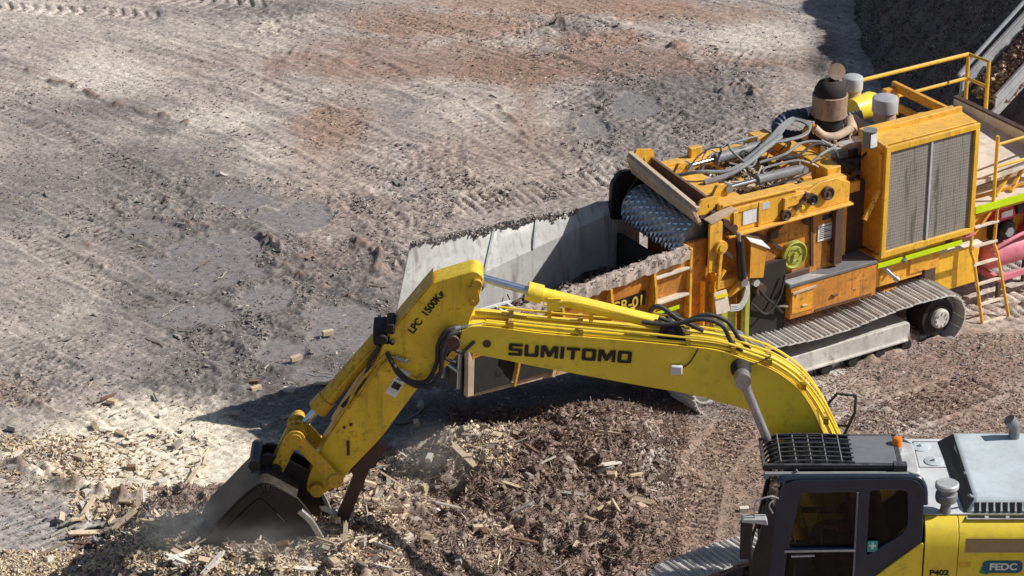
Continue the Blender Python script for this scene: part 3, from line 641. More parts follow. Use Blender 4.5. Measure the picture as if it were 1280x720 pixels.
# toolbox deck
t = empty('toolbox'); t.parent = G
q = mb(); q.box(-1.70,-0.12,0.0,0.75,1.08,1.60); q.build('body', M['orange_dirty'], t, 0.01)
q = mb(); q.box(-1.68,-1.30,-0.012,-0.002,1.16,1.52); q.build('door', M['orange'], t, 0.004)
q = mb(); q.bar((-1.68,-0.02,1.50),(-1.25,-0.02,1.52),0.03,0.03); q.cyl((-1.6,-0.03,1.46),(-1.6,0,1.46),0.02,n=8); q.cyl((-1.5,-0.02,1.26),(-1.42,-0.02,1.26),0.014,n=8); q.build('hinge', M['tan'], t)
q = mb(); q.box(-1.74,-0.10,-0.02,0.78,1.60,1.645); q.build('lid', M['roofgrey'], t, 0.005); q = mb(); q.prism([(-1.72,-0.015),(-1.05,-0.015),(-1.72,0.5)],1.646,1.650,'z'); q.build('lid_sunlit_corner', M['galv'], t)  # dark lid stands for radiator shade; pale triangle paints its sunlit corner
q = mb(); q.bar((-1.90,0.2,1.30),(-1.70,0.05,1.30),0.16,0.02); q.build('side_shelf', M['tan'], G)
q = mb(); q.box(-1.25,-0.2,0.0,-0.01,1.10,1.13); q.cyl((-0.95,-0.02,1.28),(-0.85,-0.02,1.28),0.02,n=8); q.build('handle', M['brown'], t)
# yellow tank under the rear
q = mb(); q.hexa([(1.30,0.32,0.60),(2.10,0.32,0.60),(2.10,0.9,0.60),(1.30,0.9,0.60),(1.22,0.30,1.26),(2.14,0.30,1.26),(2.14,0.9,1.26),(1.22,0.9,1.26)]); q.build('fuel_tank', M['gr_yellow'], G, 0.02)
q = mb(); q.hexa([(1.2,0.26,1.27),(2.16,0.26,1.27),(2.16,0.92,1.27),(1.2,0.92,1.27),(1.25,0.30,1.34),(2.1,0.30,1.30),(2.1,0.9,1.36),(1.25,0.9,1.38)]); q.build('tank_lid', M['cream'], G, 0.01)
q = mb(); q.box(1.02,1.24,0.25,0.8,0.8,1.5); q.build('pump_box', M['brown'], G, 0.01)
# --- rear: cream deck, hopper wall, walkway
q = mb(); q.hexa([(1.66,0.05,2.36),(3.02,0.05,2.46),(3.02,2.1,2.64),(1.66,2.1,2.60),(1.66,0.05,2.40),(3.02,0.05,2.60),(3.02,2.1,2.72),(1.66,2.1,2.66)]); q.build('rear_deck', M['cream'], G, 0.004)
q = mb(); q.box(3.02,3.07,0.0,2.12,2.3,2.82); q.build('end_wall', M['cream'], G, 0.004)
q = mb(); q.box(3.0,3.10,-0.01,2.13,2.82,2.85); q.build('wall_cap', M['rustbar'], G, 0.004)
q = mb(); q.box(1.57,1.64,0.46,1.90,3.33,3.47); q.box(1.40,1.46,0.5,1.78,3.14,3.25); q.box(1.38,1.64,0.50,0.58,2.7,3.33); q.box(1.38,1.64,1.78,1.88,2.7,3.40); q.build_each('gantry_beam', M['orange'], G, 0.006)
q = mb()
for i, (y0, y1, z) in enumerate(((-0.02,0.20,2.04),(0.22,0.42,2.12),(0.44,0.64,2.2))): q.box(1.72,4.2,y0,y1,z,z+0.03)
q.build_each('walkway_tread', M['cream'], G, 0.004)
q = mb(); q.box(1.70,4.2,-0.04,-0.01,1.96,2.07); q.build_each('marker_strip', M['fluoro'], G)
q = mb(); q.box(1.70,4.2,0.0,0.06,1.90,2.03); q.bar((1.74,0.02,1.6),(2.1,0.02,1.95),0.04,0.04); q.box(1.7,4.2,0.6,0.7,1.1,1.9); q.build('walkway_beam', M['orange'], G, 0.006)
q = mb(); q.prism(rnd_poly([(1.70,2.15),(2.02,2.15),(1.98,2.30),(1.86,2.44),(1.70,2.48)],0.06),0.30,0.5); q.build('guard_plate', M['orange'], G, 0.006)
q = mb(); q.bar((2.2,0.1,2.1),(2.75,0.3,2.42),0.05,0.05); q.bar((2.5,0.1,2.1),(2.95,0.3,2.42),0.05,0.05); q.build_each('stay', M['orange_frame'], G)
# handrails
q = mb()
q.tube([(2.07,0.0,2.05),(2.07,0.0,3.12)],0.028,10,0); q.tube([(2.07,0.0,2.98),(4.0,0.0,3.02)],0.022,10,0); q.tube([(2.07,0.0,2.62),(4.0,0.0,2.64)],0.022,10,0); q.tube([(3.2,0.0,2.05),(3.2,0.0,3.0)],0.025,10,0)
q.build('handrail', M['gr_yellow'], G)
q = mb()
q.tube([(1.30,2.42,3.35),(3.53,2.42,3.34),(3.55,1.96,3.36),(3.55,1.96,2.5)],0.032,10,0)
q.tube([(3.53,2.42,3.34),(3.53,2.42,2.3)],0.032,10,0); q.tube([(1.9,2.42,2.93),(3.53,2.42,2.94),(3.55,1.96,2.94)],0.028,10,0)
q.tube([(1.30,2.42,3.35),(1.30,2.42,2.3)],0.03,10,0)
q.build('handrail', M['gr_yellow'], G)
q = mb(); q.box(1.2,3.6,1.9,2.45,2.24,2.29); q.build('far_walkway', M['brown'], G)
# ladder
ld = empty('ladder'); ld.parent = G
q = mb()
for sgn in ((1.70,1.72,1.88),(2.16,2.22,2.40)):
    q.tube([(sgn[0]-0.0,0.0,1.95 if sgn[0] < 2 else 2.0),(sgn[0],0.02,1.34),(sgn[0]+0.06,0.0,1.18),(sgn[2],-0.16,0.12)],0.026,10,0)
q.build('stringer', M['orange_frame'], ld)
for i, z in enumerate((0.14,0.45,0.78,1.10,1.40,1.72)):
    t = max(0, (1.2-z)/1.2); x0 = 1.73+0.15*t; x1 = 2.19+0.2*t; y = -0.15*t
    q = mb(); q.bar((x0,y,z),(x1,y,z),0.05,0.03); q.build('rung', M['cream'], ld)
# --- discharge conveyor
cv = empty('discharge_conveyor'); cv.parent = G
q = mb()
def cz_(x): return 2.40+(x-3.8)*0.74
for y in (2.05, 2.85):
    q.bar((3.8,y,cz_(3.8)),(7.6,y,cz_(7.6)),0.05,0.14,(0,0,1)); q.bar((3.82,y,cz_(3.8)+0.30),(7.6,y,cz_(7.6)+0.30),0.04,0.04)
    q.hexa([(3.82,y-0.01,cz_(3.82)+0.03),(7.6,y-0.01,cz_(7.6)+0.03),(7.6,y+0.01,cz_(7.6)+0.03),(3.82,y+0.01,cz_(3.82)+0.03),(3.82,y-0.01,cz_(3.82)+0.24),(7.6,y-0.01,cz_(7.6)+0.24),(7.6,y+0.01,cz_(7.6)+0.24),(3.82,y+0.01,cz_(3.82)+0.24)])
q.build('conveyor_frame', M['galv'], cv)
q = mb(); q.sheet([(3.8,2.08,cz_(3.8)+0.03),(7.6,2.08,cz_(7.6)+0.03),(7.6,2.82,cz_(7.6)+0.03),(3.8,2.82,cz_(3.8)+0.03)],0.03); q.build('belt', M['rubber'], cv)
q = mb(); q.tube([(3.85,2.9,cz_(3.8)+0.0),(3.9,2.9,cz_(3.9)+0.3),(4.1,2.9,cz_(4.1)+0.42),(7.5,2.9,cz_(7.5)+0.46)],0.035,8,6); q.build('guard_rail', M['galv'], cv)
q = mb(); q.bar((6.4,2.1,0.0),(6.4,2.1,cz_(6.4)),0.1,0.1); q.bar((6.4,2.8,0.0),(6.4,2.8,cz_(6.4)),0.1,0.1); q.build_each('conveyor_support', M['orange'], cv)
q = mb(); q.box(3.1,3.9,1.2,2.6,1.3,2.2); q.build('transfer_chute', M['tan'], cv, 0.01)
# --- front corner of the mill: column, flanges, cylinder, boxes
q = mb(); q.box(-3.50,-3.12,0.04,0.12,1.28,2.72); q.box(-3.12,-2.55,0.14,0.2,1.05,2.70); q.build('front_panel', M['orange_dirty'], G, 0.006)
q = mb()
q.box(-3.60,-3.56,-0.12,0.1,1.3,2.72); q.box(-3.30,-3.27,-0.05,0.1,1.05,2.1); q.box(-3.14,-3.10,-0.08,0.12,1.4,2.2)
q.build_each('flange', M['orange_frame'], G, 0.004)
q = mb(); q.prism(rnd_poly([(-3.26,2.25),(-3.04,2.25),(-3.04,3.0),(-3.22,3.06),(-3.26,2.98)],0.03),-0.10,-0.06); q.build('front_column', M['orange_frame'], G, 0.005)
q = mb(); q.cyl((-3.08,-0.16,2.62),(-3.08,-0.06,2.62),0.10,n=24); q.cyl((-3.08,-0.18,2.62),(-3.08,-0.16,2.62),0.06,n=20); q.bar((-3.08,-0.13,2.62),(-3.12,-0.13,1.98),0.05,0.05); q.bar((-3.12,-0.13,2.1),(-3.0,-0.13,2.25),0.04,0.04); q.build('linkage_arm', M['orange_frame'], G, 0.004)
q = mb(); q.prism(rnd_poly([(-3.30,3.05),(-2.85,3.16),(-2.80,3.12),(-3.24,3.0)],0.02),-0.12,0.02); q.build('front_lip', M['tan'], G, 0.004)
q = mb(); q.cyl((-2.96,-0.02,2.86),(-2.96,0.1,2.86),0.12,n=18); q.cyl((-2.80,-0.05,2.80),(-2.80,0.1,2.80),0.07,n=14); q.bar((-3.0,-0.05,2.95),(-2.76,-0.05,2.72),0.05,0.05); q.bar((-3.02,-0.06,2.55),(-2.82,-0.06,2.36),0.05,0.05); q.build_each('valve_block', M['rustbar'], G, 0.004)
hc = empty('hydraulic_cylinder'); hc.parent = G
q = mb(); q.cyl((-2.72,-0.08,2.62),(-2.66,-0.10,2.0),0.06,n=20); q.build('barrel', M['black'], hc)
q = mb(); q.cyl((-2.73,-0.08,2.62),(-2.74,-0.08,2.74),0.03,n=14); q.build('rod', M['steel'], hc); q = mb(); q.cyl((-2.66,-0.16,1.97),(-2.66,-0.04,1.97),0.06,n=16); q.build('cylinder_pin', M['steel'], hc)
bx = empty('valve_box'); bx.parent = G
q = mb(); q.hexa([(-2.55,-0.12,2.0),(-2.30,-0.12,1.95),(-2.30,0.14,1.95),(-2.55,0.14,2.0),(-2.55,-0.12,2.58),(-2.26,-0.12,2.40),(-2.26,0.14,2.44),(-2.55,0.14,2.62)]); q.build('body', M['orange'], bx, 0.006)
q = mb(); q.sheet([(-2.58,-0.15,2.60),(-2.22,-0.15,2.40),(-2.20,0.16,2.46),(-2.56,0.16,2.66)],0.012); q.build('lid', M['white'], bx)
q = mb(); q.box(-3.18,-2.66,-0.02,0.12,1.90,2.02); q.prism([(-2.90,1.80),(-2.62,1.92),(-2.60,2.04),(-2.70,1.98)],-0.14,-0.04); q.build('shelf', M['orange_frame'], G, 0.005)
q = mb(); q.cyl((-3.05,-0.06,2.10),(-3.05,0.0,2.10),0.05,n=16); q.cyl((-2.40,-0.1,1.88),(-2.40,0.0,1.88),0.055,n=16); q.build_each('gauge', M['galv'], G)
q = mb(); q.sheet([(-3.12,-0.13,1.58),(-2.88,-0.13,1.58),(-2.96,-0.13,1.93),(-3.18,-0.13,1.93)],0.02); q.build('front_cover', M['cream'], G)
q = mb(); q.sheet([(-3.165,-0.155,1.84),(-2.945,-0.155,1.84),(-2.965,-0.155,1.90),(-3.175,-0.155,1.90)],0.004); q.build('marker_strip', M['yellowstrip'], G)
for k in range(4):
    o_ = k*0.028
    q = mb(); q.tube([(-2.58-o_,-0.05,2.12),(-2.54-o_*0.7,-0.08,1.9),(-2.55-o_*0.6,-0.1,1.74+o_),(-2.68-o_*0.3,-0.12,1.56+o_),(-2.86,-0.1,1.56+o_)],0.014,8,6); q.build('hose', M['hosewhite'], G)
q = mb(); q.bar((-2.50,0.02,0.95),(-2.50,0.02,1.98),0.10,0.08); q.build('leg_post', M['olive'], G, 0.005)
q = mb(); q.box(-2.44,-1.73,0.10,0.19,0.9,2.02); q.build('motor_bay_shade', M['soot_shade'], G); q = mb(); q.cyl((-2.25,0.1,1.7),(-2.25,-0.02,1.7),0.09,n=18); q.build('pump', M['brown'], G); q = mb(); q.tube([(-2.4,0.05,1.9),(-2.2,-0.03,1.6),(-2.0,0.0,1.4),(-1.8,0.05,1.2)],0.02,8,5); q.build('hose', M['rubber'], G); q = mb(); q.tube([(-2.38,0.05,1.5),(-2.15,-0.03,1.3),(-1.9,0.0,1.5),(-1.78,0.05,1.8)],0.018,8,5); q.build('hose', M['rubber'], G)  # black box added as painted shade between front panel and toolbox
q = mb(); q.box(-3.1,-2.6,0.1,0.35,0.7,1.45); q.cyl((-2.95,0.1,1.3),(-2.95,0.02,1.3),0.12,n=20); q.build('hydraulic_motor', M['olive'], G, 0.02)
# --- infeed hopper
def nw(u):  # top of the near wall / floor edge height against u
    t = (u+3.55)/(-3.55); return 2.70-0.30*t
hp = empty('infeed_hopper'); hp.parent = G
q = mb()
q.hexa([(-7.15,0.06,1.34),(-3.58,0.06,1.26),(-3.58,0.11,1.26),(-7.15,0.11,1.34),(-7.15,-0.10,2.36),(-3.58,-0.10,2.68),(-3.58,-0.05,2.68),(-7.15,-0.05,2.36)])
q.build('side_wall', M['orange_dirty'], hp)
q = mb()
for u, wd in ((-4.22,0.04),(-4.95,0.04),(-5.75,0.04),(-6.45,0.035)):
    z1 = 2.66-(-3.58-u)*0.09
    q.prism([(-0.13,z1),(0.05,z1),(0.10,1.3),(-0.02,1.3),(-0.20,z1-0.45)], u-wd/2, u+wd/2, 'x')
q.build_each('stiffener', M['orange_frame'], hp, 0.003)
q = mb()
for z in (2.42,2.02,1.60): q.hexa([(-4.18,-0.14,z-0.03),(-3.62,-0.14,z),(-3.62,0.05,z),(-4.18,0.05,z-0.03),(-4.18,-0.14,z),(-3.62,-0.14,z+0.03),(-3.62,0.05,z+0.03),(-4.18,0.05,z)])
q.build_each('step', M['cream'], hp, 0.003)
q = mb(); q.sheet([(-4.16,-0.05,1.78),(-3.72,-0.05,1.80),(-3.72,-0.05,1.86),(-4.16,-0.05,1.84)],0.006); q.build('marker_strip', M['fluoro'], hp)
q = mb(); q.sheet([(-4.92,-0.055,1.98),(-4.32,-0.055,2.02),(-4.32,-0.075,2.24),(-4.92,-0.075,2.20)],0.008); q.build('number_plate', M['textblack'], hp)
lettering('lettering', 'GR-01', 0.22, M['textyellow'], hp, (-4.63,-0.085,2.11), sx=0.95, bold=0.004)
q = mb()   # lower chain trough rail with cross bars
q.bar((-7.20,0.06,1.36),(-3.4,0.06,1.22),0.08,0.09); q.bar((-7.15,0.04,1.60),(-5.9,0.04,1.56),0.06,0.05); q.bar((-7.18,0.02,1.36),(-7.16,0.02,2.1),0.10,0.10); q.bar((-5.85,-0.02,1.3),(-5.62,-0.02,2.1),0.08,0.06); q.bar((-6.5,0.0,1.38),(-6.3,0.0,2.2),0.07,0.05)
q.bar((-7.15,GW-0.06,1.38),(-3.4,GW-0.06,1.24),0.08,0.09)
q.build('bottom_rail', M['tan'], hp, 0.004)
q = mb(); q.box(-7.1,-3.4,0.12,GW-0.08,1.42,1.46); q.build('floor', M['brown'], hp)
q = mb(); q.cyl((-6.98,0.12,1.7),(-6.98,GW-0.1,1.7),0.2,n=24); q.build('tail_roller', M['black'], hp)
q = mb(); q.lathe((-6.72,0.08,1.62),(0,-1,0),[(0,0.16),(0.06,0.17),(0.1,0.13),(0.12,0.05)],20); q.cyl((-6.2,0.05,1.85),(-6.2,-0.12,1.85),0.09,n=16); q.bar((-6.55,0.0,1.9),(-6.35,0.0,1.55),0.03,0.03); q.build('tensioner', M['soot_shade'], hp)
q = mb(); q.box(-7.12,-5.88,-0.03,0.05,1.38,2.02); q.build('trough_shade', M['soot_shade'], hp, 0.004); q = mb(); q.box(-3.56,-3.50,0.12,GW-0.1,1.42,2.25); q.build('throat_gap_blocker', M['soot_shade'], hp)  # added dark panels: shade inside the open trough, light blocked at the throat gap
q = mb()  # tail end frame
for y in (0.1, 0.5, 0.95): q.bar((-7.30,y,1.45),(-7.26,y,2.05),0.035,0.035)
q.bar((-7.28,0.05,2.05),(-7.28,1.0,2.0),0.035,0.035); q.bar((-7.30,0.05,1.72),(-7.30,1.0,1.72),0.035,0.035); q.bar((-7.28,0.1,2.05),(-6.95,0.12,2.1),0.035,0.035)
q.build_each('tail_frame_bar', M['galv'], hp)
q = mb(); q.box(-7.24,-7.20,0.10,GW-0.06,1.36,1.92); q.build('tail_plate', M['black'], hp, 0.004)
# chain grating visible on the floor by the tail
q = mb()
for i in range(7): q.bar((-6.9+i*0.19,0.25,1.88),(-6.9+i*0.19,1.3,1.88),0.035,0.03)
for j in range(5): q.bar((-6.95,0.3+j*0.24,1.895),(-5.7,0.3+j*0.24,1.90),0.04,0.03)
q.build('grating', M['white'], hp)
# far wall and wing
fl = [(-7.22,1.85,1.88),(-5.77,1.85,2.13),(-4.11,1.85,2.45),(-3.1,1.85,2.61)]
q = mb()
for a, b_ in zip(fl[:-1], fl[1:]):
    q.sheet([(a[0],a[1]-0.04,1.44),(b_[0],b_[1]-0.04,1.44),b_,a],0.03)
q.build('side_wall', M['liner'], hp)
top = [(-6.91,1.96,2.81),(-5.45,2.08,2.70),(-4.10,1.98,2.66),(-3.1,1.95,2.78)]
q = mb()
rw = random.Random(4)
for k, (a, b_, c_, d_) in enumerate(zip(fl[:-1], fl[1:], top[1:], top[:-1])):
    a, b_, c_, d_ = Vector(a), Vector(b_), Vector(c_), Vector(d_); ns = 6; grid_ = []
    for j in range(ns+1):
        col_ = []
        for r_ in range(4):
            p = a.lerp(b_, j/ns).lerp(d_.lerp(c_, j/ns), r_/3)
            if r_ and 0 < j < ns: p += Vector((0, rw.uniform(-0.03, 0.03), rw.uniform(-0.02, 0.02)+(rw.uniform(-0.05,0.01) if r_ == 3 else 0)))
            col_.append(p)
        grid_.append(col_)
    vs = [p for c in grid_ for p in c]; n0 = len(vs); vs += [p+Vector((0,0.02,0)) for p in vs]
    fs = []
    for j in range(ns):
        for r_ in range(3):
            q0 = j*4+r_; fs += [(q0,q0+4,q0+5,q0+1),(n0+q0,n0+q0+1,n0+q0+5,n0+q0+4)]
        fs += [(j*4+3,j*4+7,n0+j*4+7,n0+j*4+3),(j*4,n0+j*4,n0+j*4+4,j*4+4)]
    fs += [(0,1,n0+1,n0),(1,2,n0+2,n0+1),(2,3,n0+3,n0+2)]; e0 = ns*4; fs += [(e0,n0+e0,n0+e0+1,e0+1),(e0+1,n0+e0+1,n0+e0+2,e0+2),(e0+2,n0+e0+2,n0+e0+3,e0+3)]
    q.add(vs, fs)
q.build('wing_plate', M['liner'], hp, smooth=50)
q = mb()
for a, c_ in ((Vector(fl[1]), Vector(top[1])), (Vector(fl[2]), Vector(top[2])), (Vector(fl[1]).lerp(fl[2],0.5), Vector(top[1]).lerp(top[2],0.5))):
    n_ = Vector((0,-0.012,0.012)); q.bar(a+n_, c_+n_, 0.03, 0.012, (0,0.7,-0.7))
q.bar(Vector(fl[1])+Vector((0,-0.035,0)), (fl[1][0],1.81,1.92), 0.03, 0.02, (0,1,0)); q.bar(Vector(fl[2])+Vector((0,-0.035,0)), (fl[2][0],1.81,1.92), 0.03, 0.02, (0,1,0))
q.build_each('weld_seam', M['galv'], hp)
for a in (-6.3,-4.9,-3.9):
    q = mb(); q.bar((a,1.95,1.35),(a,2.2,2.3),0.06,0.08); q.build('wing_stay', M['orange_dirty'], hp)

# ================================================================== AIR COMPRESSOR at the rear (stands on its own skid)
ac_u = Matrix.Translation(Vector(g_loc)) @ Matrix.Rotation(R(32.8), 4, 'Z')
AC = empty('air_compressor'); AC.matrix_world = ac_u @ Matrix.Translation((2.9,0.6,0))
tag(AC, 'red engine driven air compressor with pink air tank beside the ladder', 'compressor')
o_ = (2.9,0.6,0)
q = MB(o_); q.lathe((2.42,0.55,0.86),(1,0.05,0),[(0,0.03),(0.02,0.12),(0.07,0.20),(0.12,0.225),(1.5,0.225),(1.55,0.2),(1.6,0.12)],32); q.build('air_tank', M['pink'], AC)
q = MB(o_); q.box(2.5,3.9,0.28,0.34,0.50,0.60); q.box(2.5,3.9,0.72,0.78,0.50,0.60); q.box(2.5,2.58,0.28,0.8,0.5,0.6); q.box(3.4,3.48,0.28,0.8,0.5,0.6)
q.build('skid', M['pink'], AC, 0.008)
for x in (2.55,3.45):
    for y in (0.32,0.75): q = MB(o_); q.box(x,x+0.06,y-0.03,y+0.03,0.08,0.5); q.build('leg', M['brown'], AC)
q = MB(o_); q.hexa([(2.50,0.38,1.45),(2.92,0.38,1.47),(2.92,0.72,1.47),(2.50,0.72,1.45),(2.53,0.42,1.70),(2.86,0.42,1.70),(2.86,0.68,1.70),(2.53,0.68,1.70)]); q.build('engine_cover', M['red'], AC, 0.03)
q = MB(o_); q.box(2.60,2.82,0.374,0.385,1.52,1.62); q.build('cover_label', M['white'], AC)
q = MB(o_); q.box(2.52,2.92,0.45,0.75,1.12,1.46); q.lathe((2.76,0.45,1.28),(0,-1,0),[(0,0.15),(0.05,0.16),(0.1,0.13),(0.11,0.05)],24); q.build('engine', M['black'], AC, 0.02)
q = MB(o_); q.lathe((2.74,0.335,1.28),(0,-1,0),[(0,0.08),(0.02,0.075),(0.02,0.02)],20); q.build('starter_cover', M['bluechrome'], AC)
q = MB(o_); q.cyl((2.96,0.5,1.55),(3.12,0.5,1.55),0.09,n=20); q.build('muffler', M['black'], AC)
q = MB(o_); q.box(3.15,3.75,0.4,0.75,1.08,1.2); q.lathe((3.4,0.4,1.32),(0,-1,0),[(0,0.2),(0.03,0.21),(0.04,0.18)],24); q.box(3.25,3.6,0.45,0.7,1.2,1.6); q.build('pump_head', M['red'], AC, 0.015)
q = MB(o_); q.tube([(2.5,0.35,1.06),(2.75,0.33,1.14),(3.05,0.35,1.18),(3.3,0.4,1.12)],0.03,10,6); q.build('pipe', M['pink'], AC)
# ================================================================== EXCAVATOR (built in site coordinates, root at its slew centre)
EO = (4.6, -10.4, 0.0)
X = empty('excavator', EO)
tag(X, 'yellow crawler excavator with dark cab reaching its boom over the wood pile', 'excavator')
def me_(): return MB(EO)
for (v0, v1) in ((1.24, 1.82), (-1.82, -1.24)):
    t = crawler(X, -1.95, 1.95, v0, v1, -0.02, 0.46, pitch=0.17, sag=0.05, plate_mat=M['black'], hub_mat=M['black'])
    t.rotation_euler = (0, 0, R(34))
q = me_(); q.cyl((4.6,-10.4,0.85),(4.6,-10.4,1.15),0.62,n=32); q.build('slew_ring', M['black'], X)
q = MB(); q.box(-1.2,1.2,-1.3,1.3,0.4,0.8); o = q.build('car_body', M['black'], X, 0.03); o.rotation_euler = (0,0,R(34))
# --- boom
bt = [(-0.60,4.40),(-0.38,4.47),(0.38,4.37),(1.15,4.30),(2.10,4.20),(2.49,4.14),(2.83,4.01),(3.12,3.89),(3.42,3.66),(3.62,3.36),(3.79,2.98),(4.2,2.05),(4.28,1.7)]
bb = [(4.0,1.5),(3.85,1.75),(3.4,2.55),(3.09,3.09),(2.88,3.33),(2.5,3.46),(2.12,3.57),(1.51,3.69),(0.38,3.92),(-0.1,4.03),(-0.48,4.12),(-0.66,4.22)]
def smooth2(pts, n=4): return [(p[0], p[2]) for p in catmull([(a,0,b) for a, b in pts], n)]
prof = smooth2(bt)+smooth2(bb)
bm_ = empty('boom', (0,0,0)); bm_.parent = X
q = me_(); q.prism(prof, -10.65, -10.19); q.build('beam', M['exc_yellow'], bm_, 0.012)
q = me_(); P = smooth2(bt)
for a, b in zip(P[:-1], P[1:]): q.hexa([(a[0],-10.67,a[1]),(b[0],-10.67,b[1]),(b[0],-10.17,b[1]),(a[0],-10.17,a[1]),(a[0],-10.67,a[1]+0.02),(b[0],-10.67,b[1]+0.02),(b[0],-10.17,b[1]+0.02),(a[0],-10.17,a[1]+0.02)])
q.build('top_flange', M['exc_yellow'], bm_)
q = me_(); q.cyl((-0.72,-10.72,4.28),(-0.72,-10.12,4.28),0.10,n=24); q.cyl((-0.3,-10.66,4.25),(-0.3,-10.655,4.25),0.05,n=14); q.build('nose_pin', M['brown'], bm_)
# foot and cylinder pins
q = me_(); q.lathe((2.74,-10.65,3.93),(0,-1,0),[(0,0.125),(0.05,0.125),(0.09,0.10),(0.30,0.095),(0.32,0.07)],24); q.build('cylinder_pin', M['soot_shade'], bm_)
# pipes along the boom top
def off(P, d, y):
    out = []
    for i, p in enumerate(P):
        a = P[max(i-1,0)]; b = P[min(i+1,len(P)-1)]; t = Vector((b[0]-a[0], b[1]-a[1])).normalized(); n = Vector((-t.y, t.x))
        if n.y < 0 and abs(n.y) > 0.1: n = -n
        if n.x < -0.5: n = -n
        out.append((p[0]+n.x*d, y, p[1]+n.y*d))
    return out
base = [(-0.45,4.50),(-0.1,4.46),(0.38,4.40),(1.15,4.32),(2.10,4.22),(2.49,4.16),(2.83,4.05),(3.12,3.93),(3.42,3.70),(3.64,3.40),(3.83,3.02),(4.1,2.4)]
B_ = smooth2(base, 5)
for (d, y, r, i0, i1) in ((0.03,-10.63,0.019,2,99),(0.03,-10.57,0.019,2,99),(0.10,-10.63,0.016,6,99),(0.04,-10.46,0.022,0,99),(0.04,-10.38,0.022,0,99),(0.09,-10.28,0.016,4,99),(0.12,-10.52,0.014,8,50)):
    q = me_(); q.tube(off(B_, d, y)[i0:i1], r, 8, 0); q.build('hydraulic_pipe', M['exc_yellow'], bm_)
q = me_()
for i in range(6, len(B_)-6, 7):
    c_ = off(B_, 0.05, 0)[i]; q.box(c_[0]-0.03,c_[0]+0.03,-10.66,-10.2,c_[2]-0.05,c_[2]+0.035)
q.build_each('pipe_clamp', M['exc_yellow_worn'], bm_)
q = me_(); q.tube([(0.38,-10.3,4.6),(0.9,-10.3,4.56),(1.5,-10.3,4.5),(1.9,-10.3,4.46)],0.012,6,3)
for x in (0.45,0.95,1.45): q.bar((x,-10.3,4.38),(x,-10.3,4.6-0.04*(x-0.4)),0.03,0.05)
q.build('grease_line', M['exc_yellow'], bm_)
q = me_(); q.prism([(1.72,4.22),(2.10,4.18),(2.02,4.44),(1.90,4.50),(1.78,4.44)],-10.60,-10.56); q.prism([(1.72,4.22),(2.10,4.18),(2.02,4.44),(1.90,4.50),(1.78,4.44)],-10.28,-10.24); q.cyl((1.9,-10.63,4.40),(1.9,-10.21,4.40),0.05,n=14); q.build('cylinder_bracket', M['soot_shade'], bm_)
for pts, r in (([(1.55,-10.58,4.50),(1.9,-10.6,4.48),(2.25,-10.6,4.55),(2.5,-10.6,4.47),(2.62,-10.6,4.25),(2.75,-10.6,4.12)],0.028), ([(1.75,-10.5,4.52),(2.0,-10.52,4.46),(2.3,-10.5,4.56),(2.56,-10.5,4.48),(2.7,-10.5,4.28),(2.85,-10.5,4.10)],0.026),
               ([(1.6,-10.35,4.45),(1.75,-10.3,4.58),(2.0,-10.32,4.42),(2.3,-10.36,4.28)],0.03), ([(1.85,-10.45,4.5),(1.98,-10.4,4.35),(2.15,-10.4,4.25)],0.028)):
    q = me_(); q.tube(pts, r, 10, 6); q.build('hose', M['rubber'], bm_)
q = me_(); q.box(1.90,2.04,-10.72,-10.67,3.86,3.98); q.build('work_lamp', M['white'], bm_, 0.015)
q = me_(); q.box(1.915,2.025,-10.725,-10.721,3.872,3.968); q.build('lamp_lens', M['lens'], bm_)
q = me_(); q.tube([(2.02,-10.68,3.93),(2.12,-10.67,4.0),(2.2,-10.67,4.14),(2.22,-10.67,4.2)],0.008,6,4); q.build('lamp_cable', M['rubber'], bm_)
q = me_(); q.tube([(2.86,-10.70,4.0),(2.98,-10.67,4.02),(3.1,-10.67,4.1)],0.007,6,4); q.build('lamp_cable', M['rubber'], bm_)
block_word('lettering', 'SUMITOMO', 0.158, 0.92, M['textblack'], bm_, (0.695,-10.664,4.125), -4.3, EO)
# --- stick
stp = [(-0.93,5.03),(-0.44,5.19),(-0.33,5.10),(-0.36,4.93),(-0.50,4.54),(-0.60,4.15),(-0.79,3.90),(-1.07,3.72),(-1.35,3.31),(-1.58,2.96),(-1.98,2.50),(-2.10,2.32),(-2.35,2.15),(-2.52,2.20),(-2.50,2.38),(-2.33,2.79),(-1.93,3.47),(-1.62,3.98),(-1.52,4.28),(-1.16,4.74)]
sk = empty('stick'); sk.parent = X
q = me_(); q.prism(rnd_poly(stp, [0.05,0.12,0.08,0.1,0.2,0.1,0.15,0.2,0.1,0.1,0.1,0.1,0.12,0.08,0.1,0.1,0.1,0.12,0.2,0.25], 4), -10.60, -10.25); q.build('arm_body', M['exc_yellow_mid'], sk, 0.012)
q = me_(); tp = smooth2([(-2.2,3.06),(-1.93,3.51),(-1.62,4.02),(-1.50,4.32),(-1.16,4.78),(-0.94,5.06)], 4)
for a, b in zip(tp[:-1], tp[1:]): q.hexa([(a[0],-10.62,a[1]-0.025),(b[0],-10.62,b[1]-0.025),(b[0],-10.23,b[1]-0.025),(a[0],-10.23,a[1]-0.025),(a[0],-10.62,a[1]),(b[0],-10.62,b[1]),(b[0],-10.23,b[1]),(a[0],-10.23,a[1])])
q.build('flange', M['exc_yellow_worn'], sk)
q = me_(); q.prism(rnd_poly([(-0.53,4.98),(-0.41,5.02),(-0.38,4.80),(-0.44,4.72),(-0.52,4.76)],0.04),-10.64,-10.60); q.cyl((-0.42,-10.66,5.02),(-0.42,-10.19,5.02),0.065,n=20); q.cyl((-0.47,-10.645,4.80),(-0.47,-10.66,4.80),0.02,n=8); q.build('pin_plate', M['exc_yellow_worn'], sk)
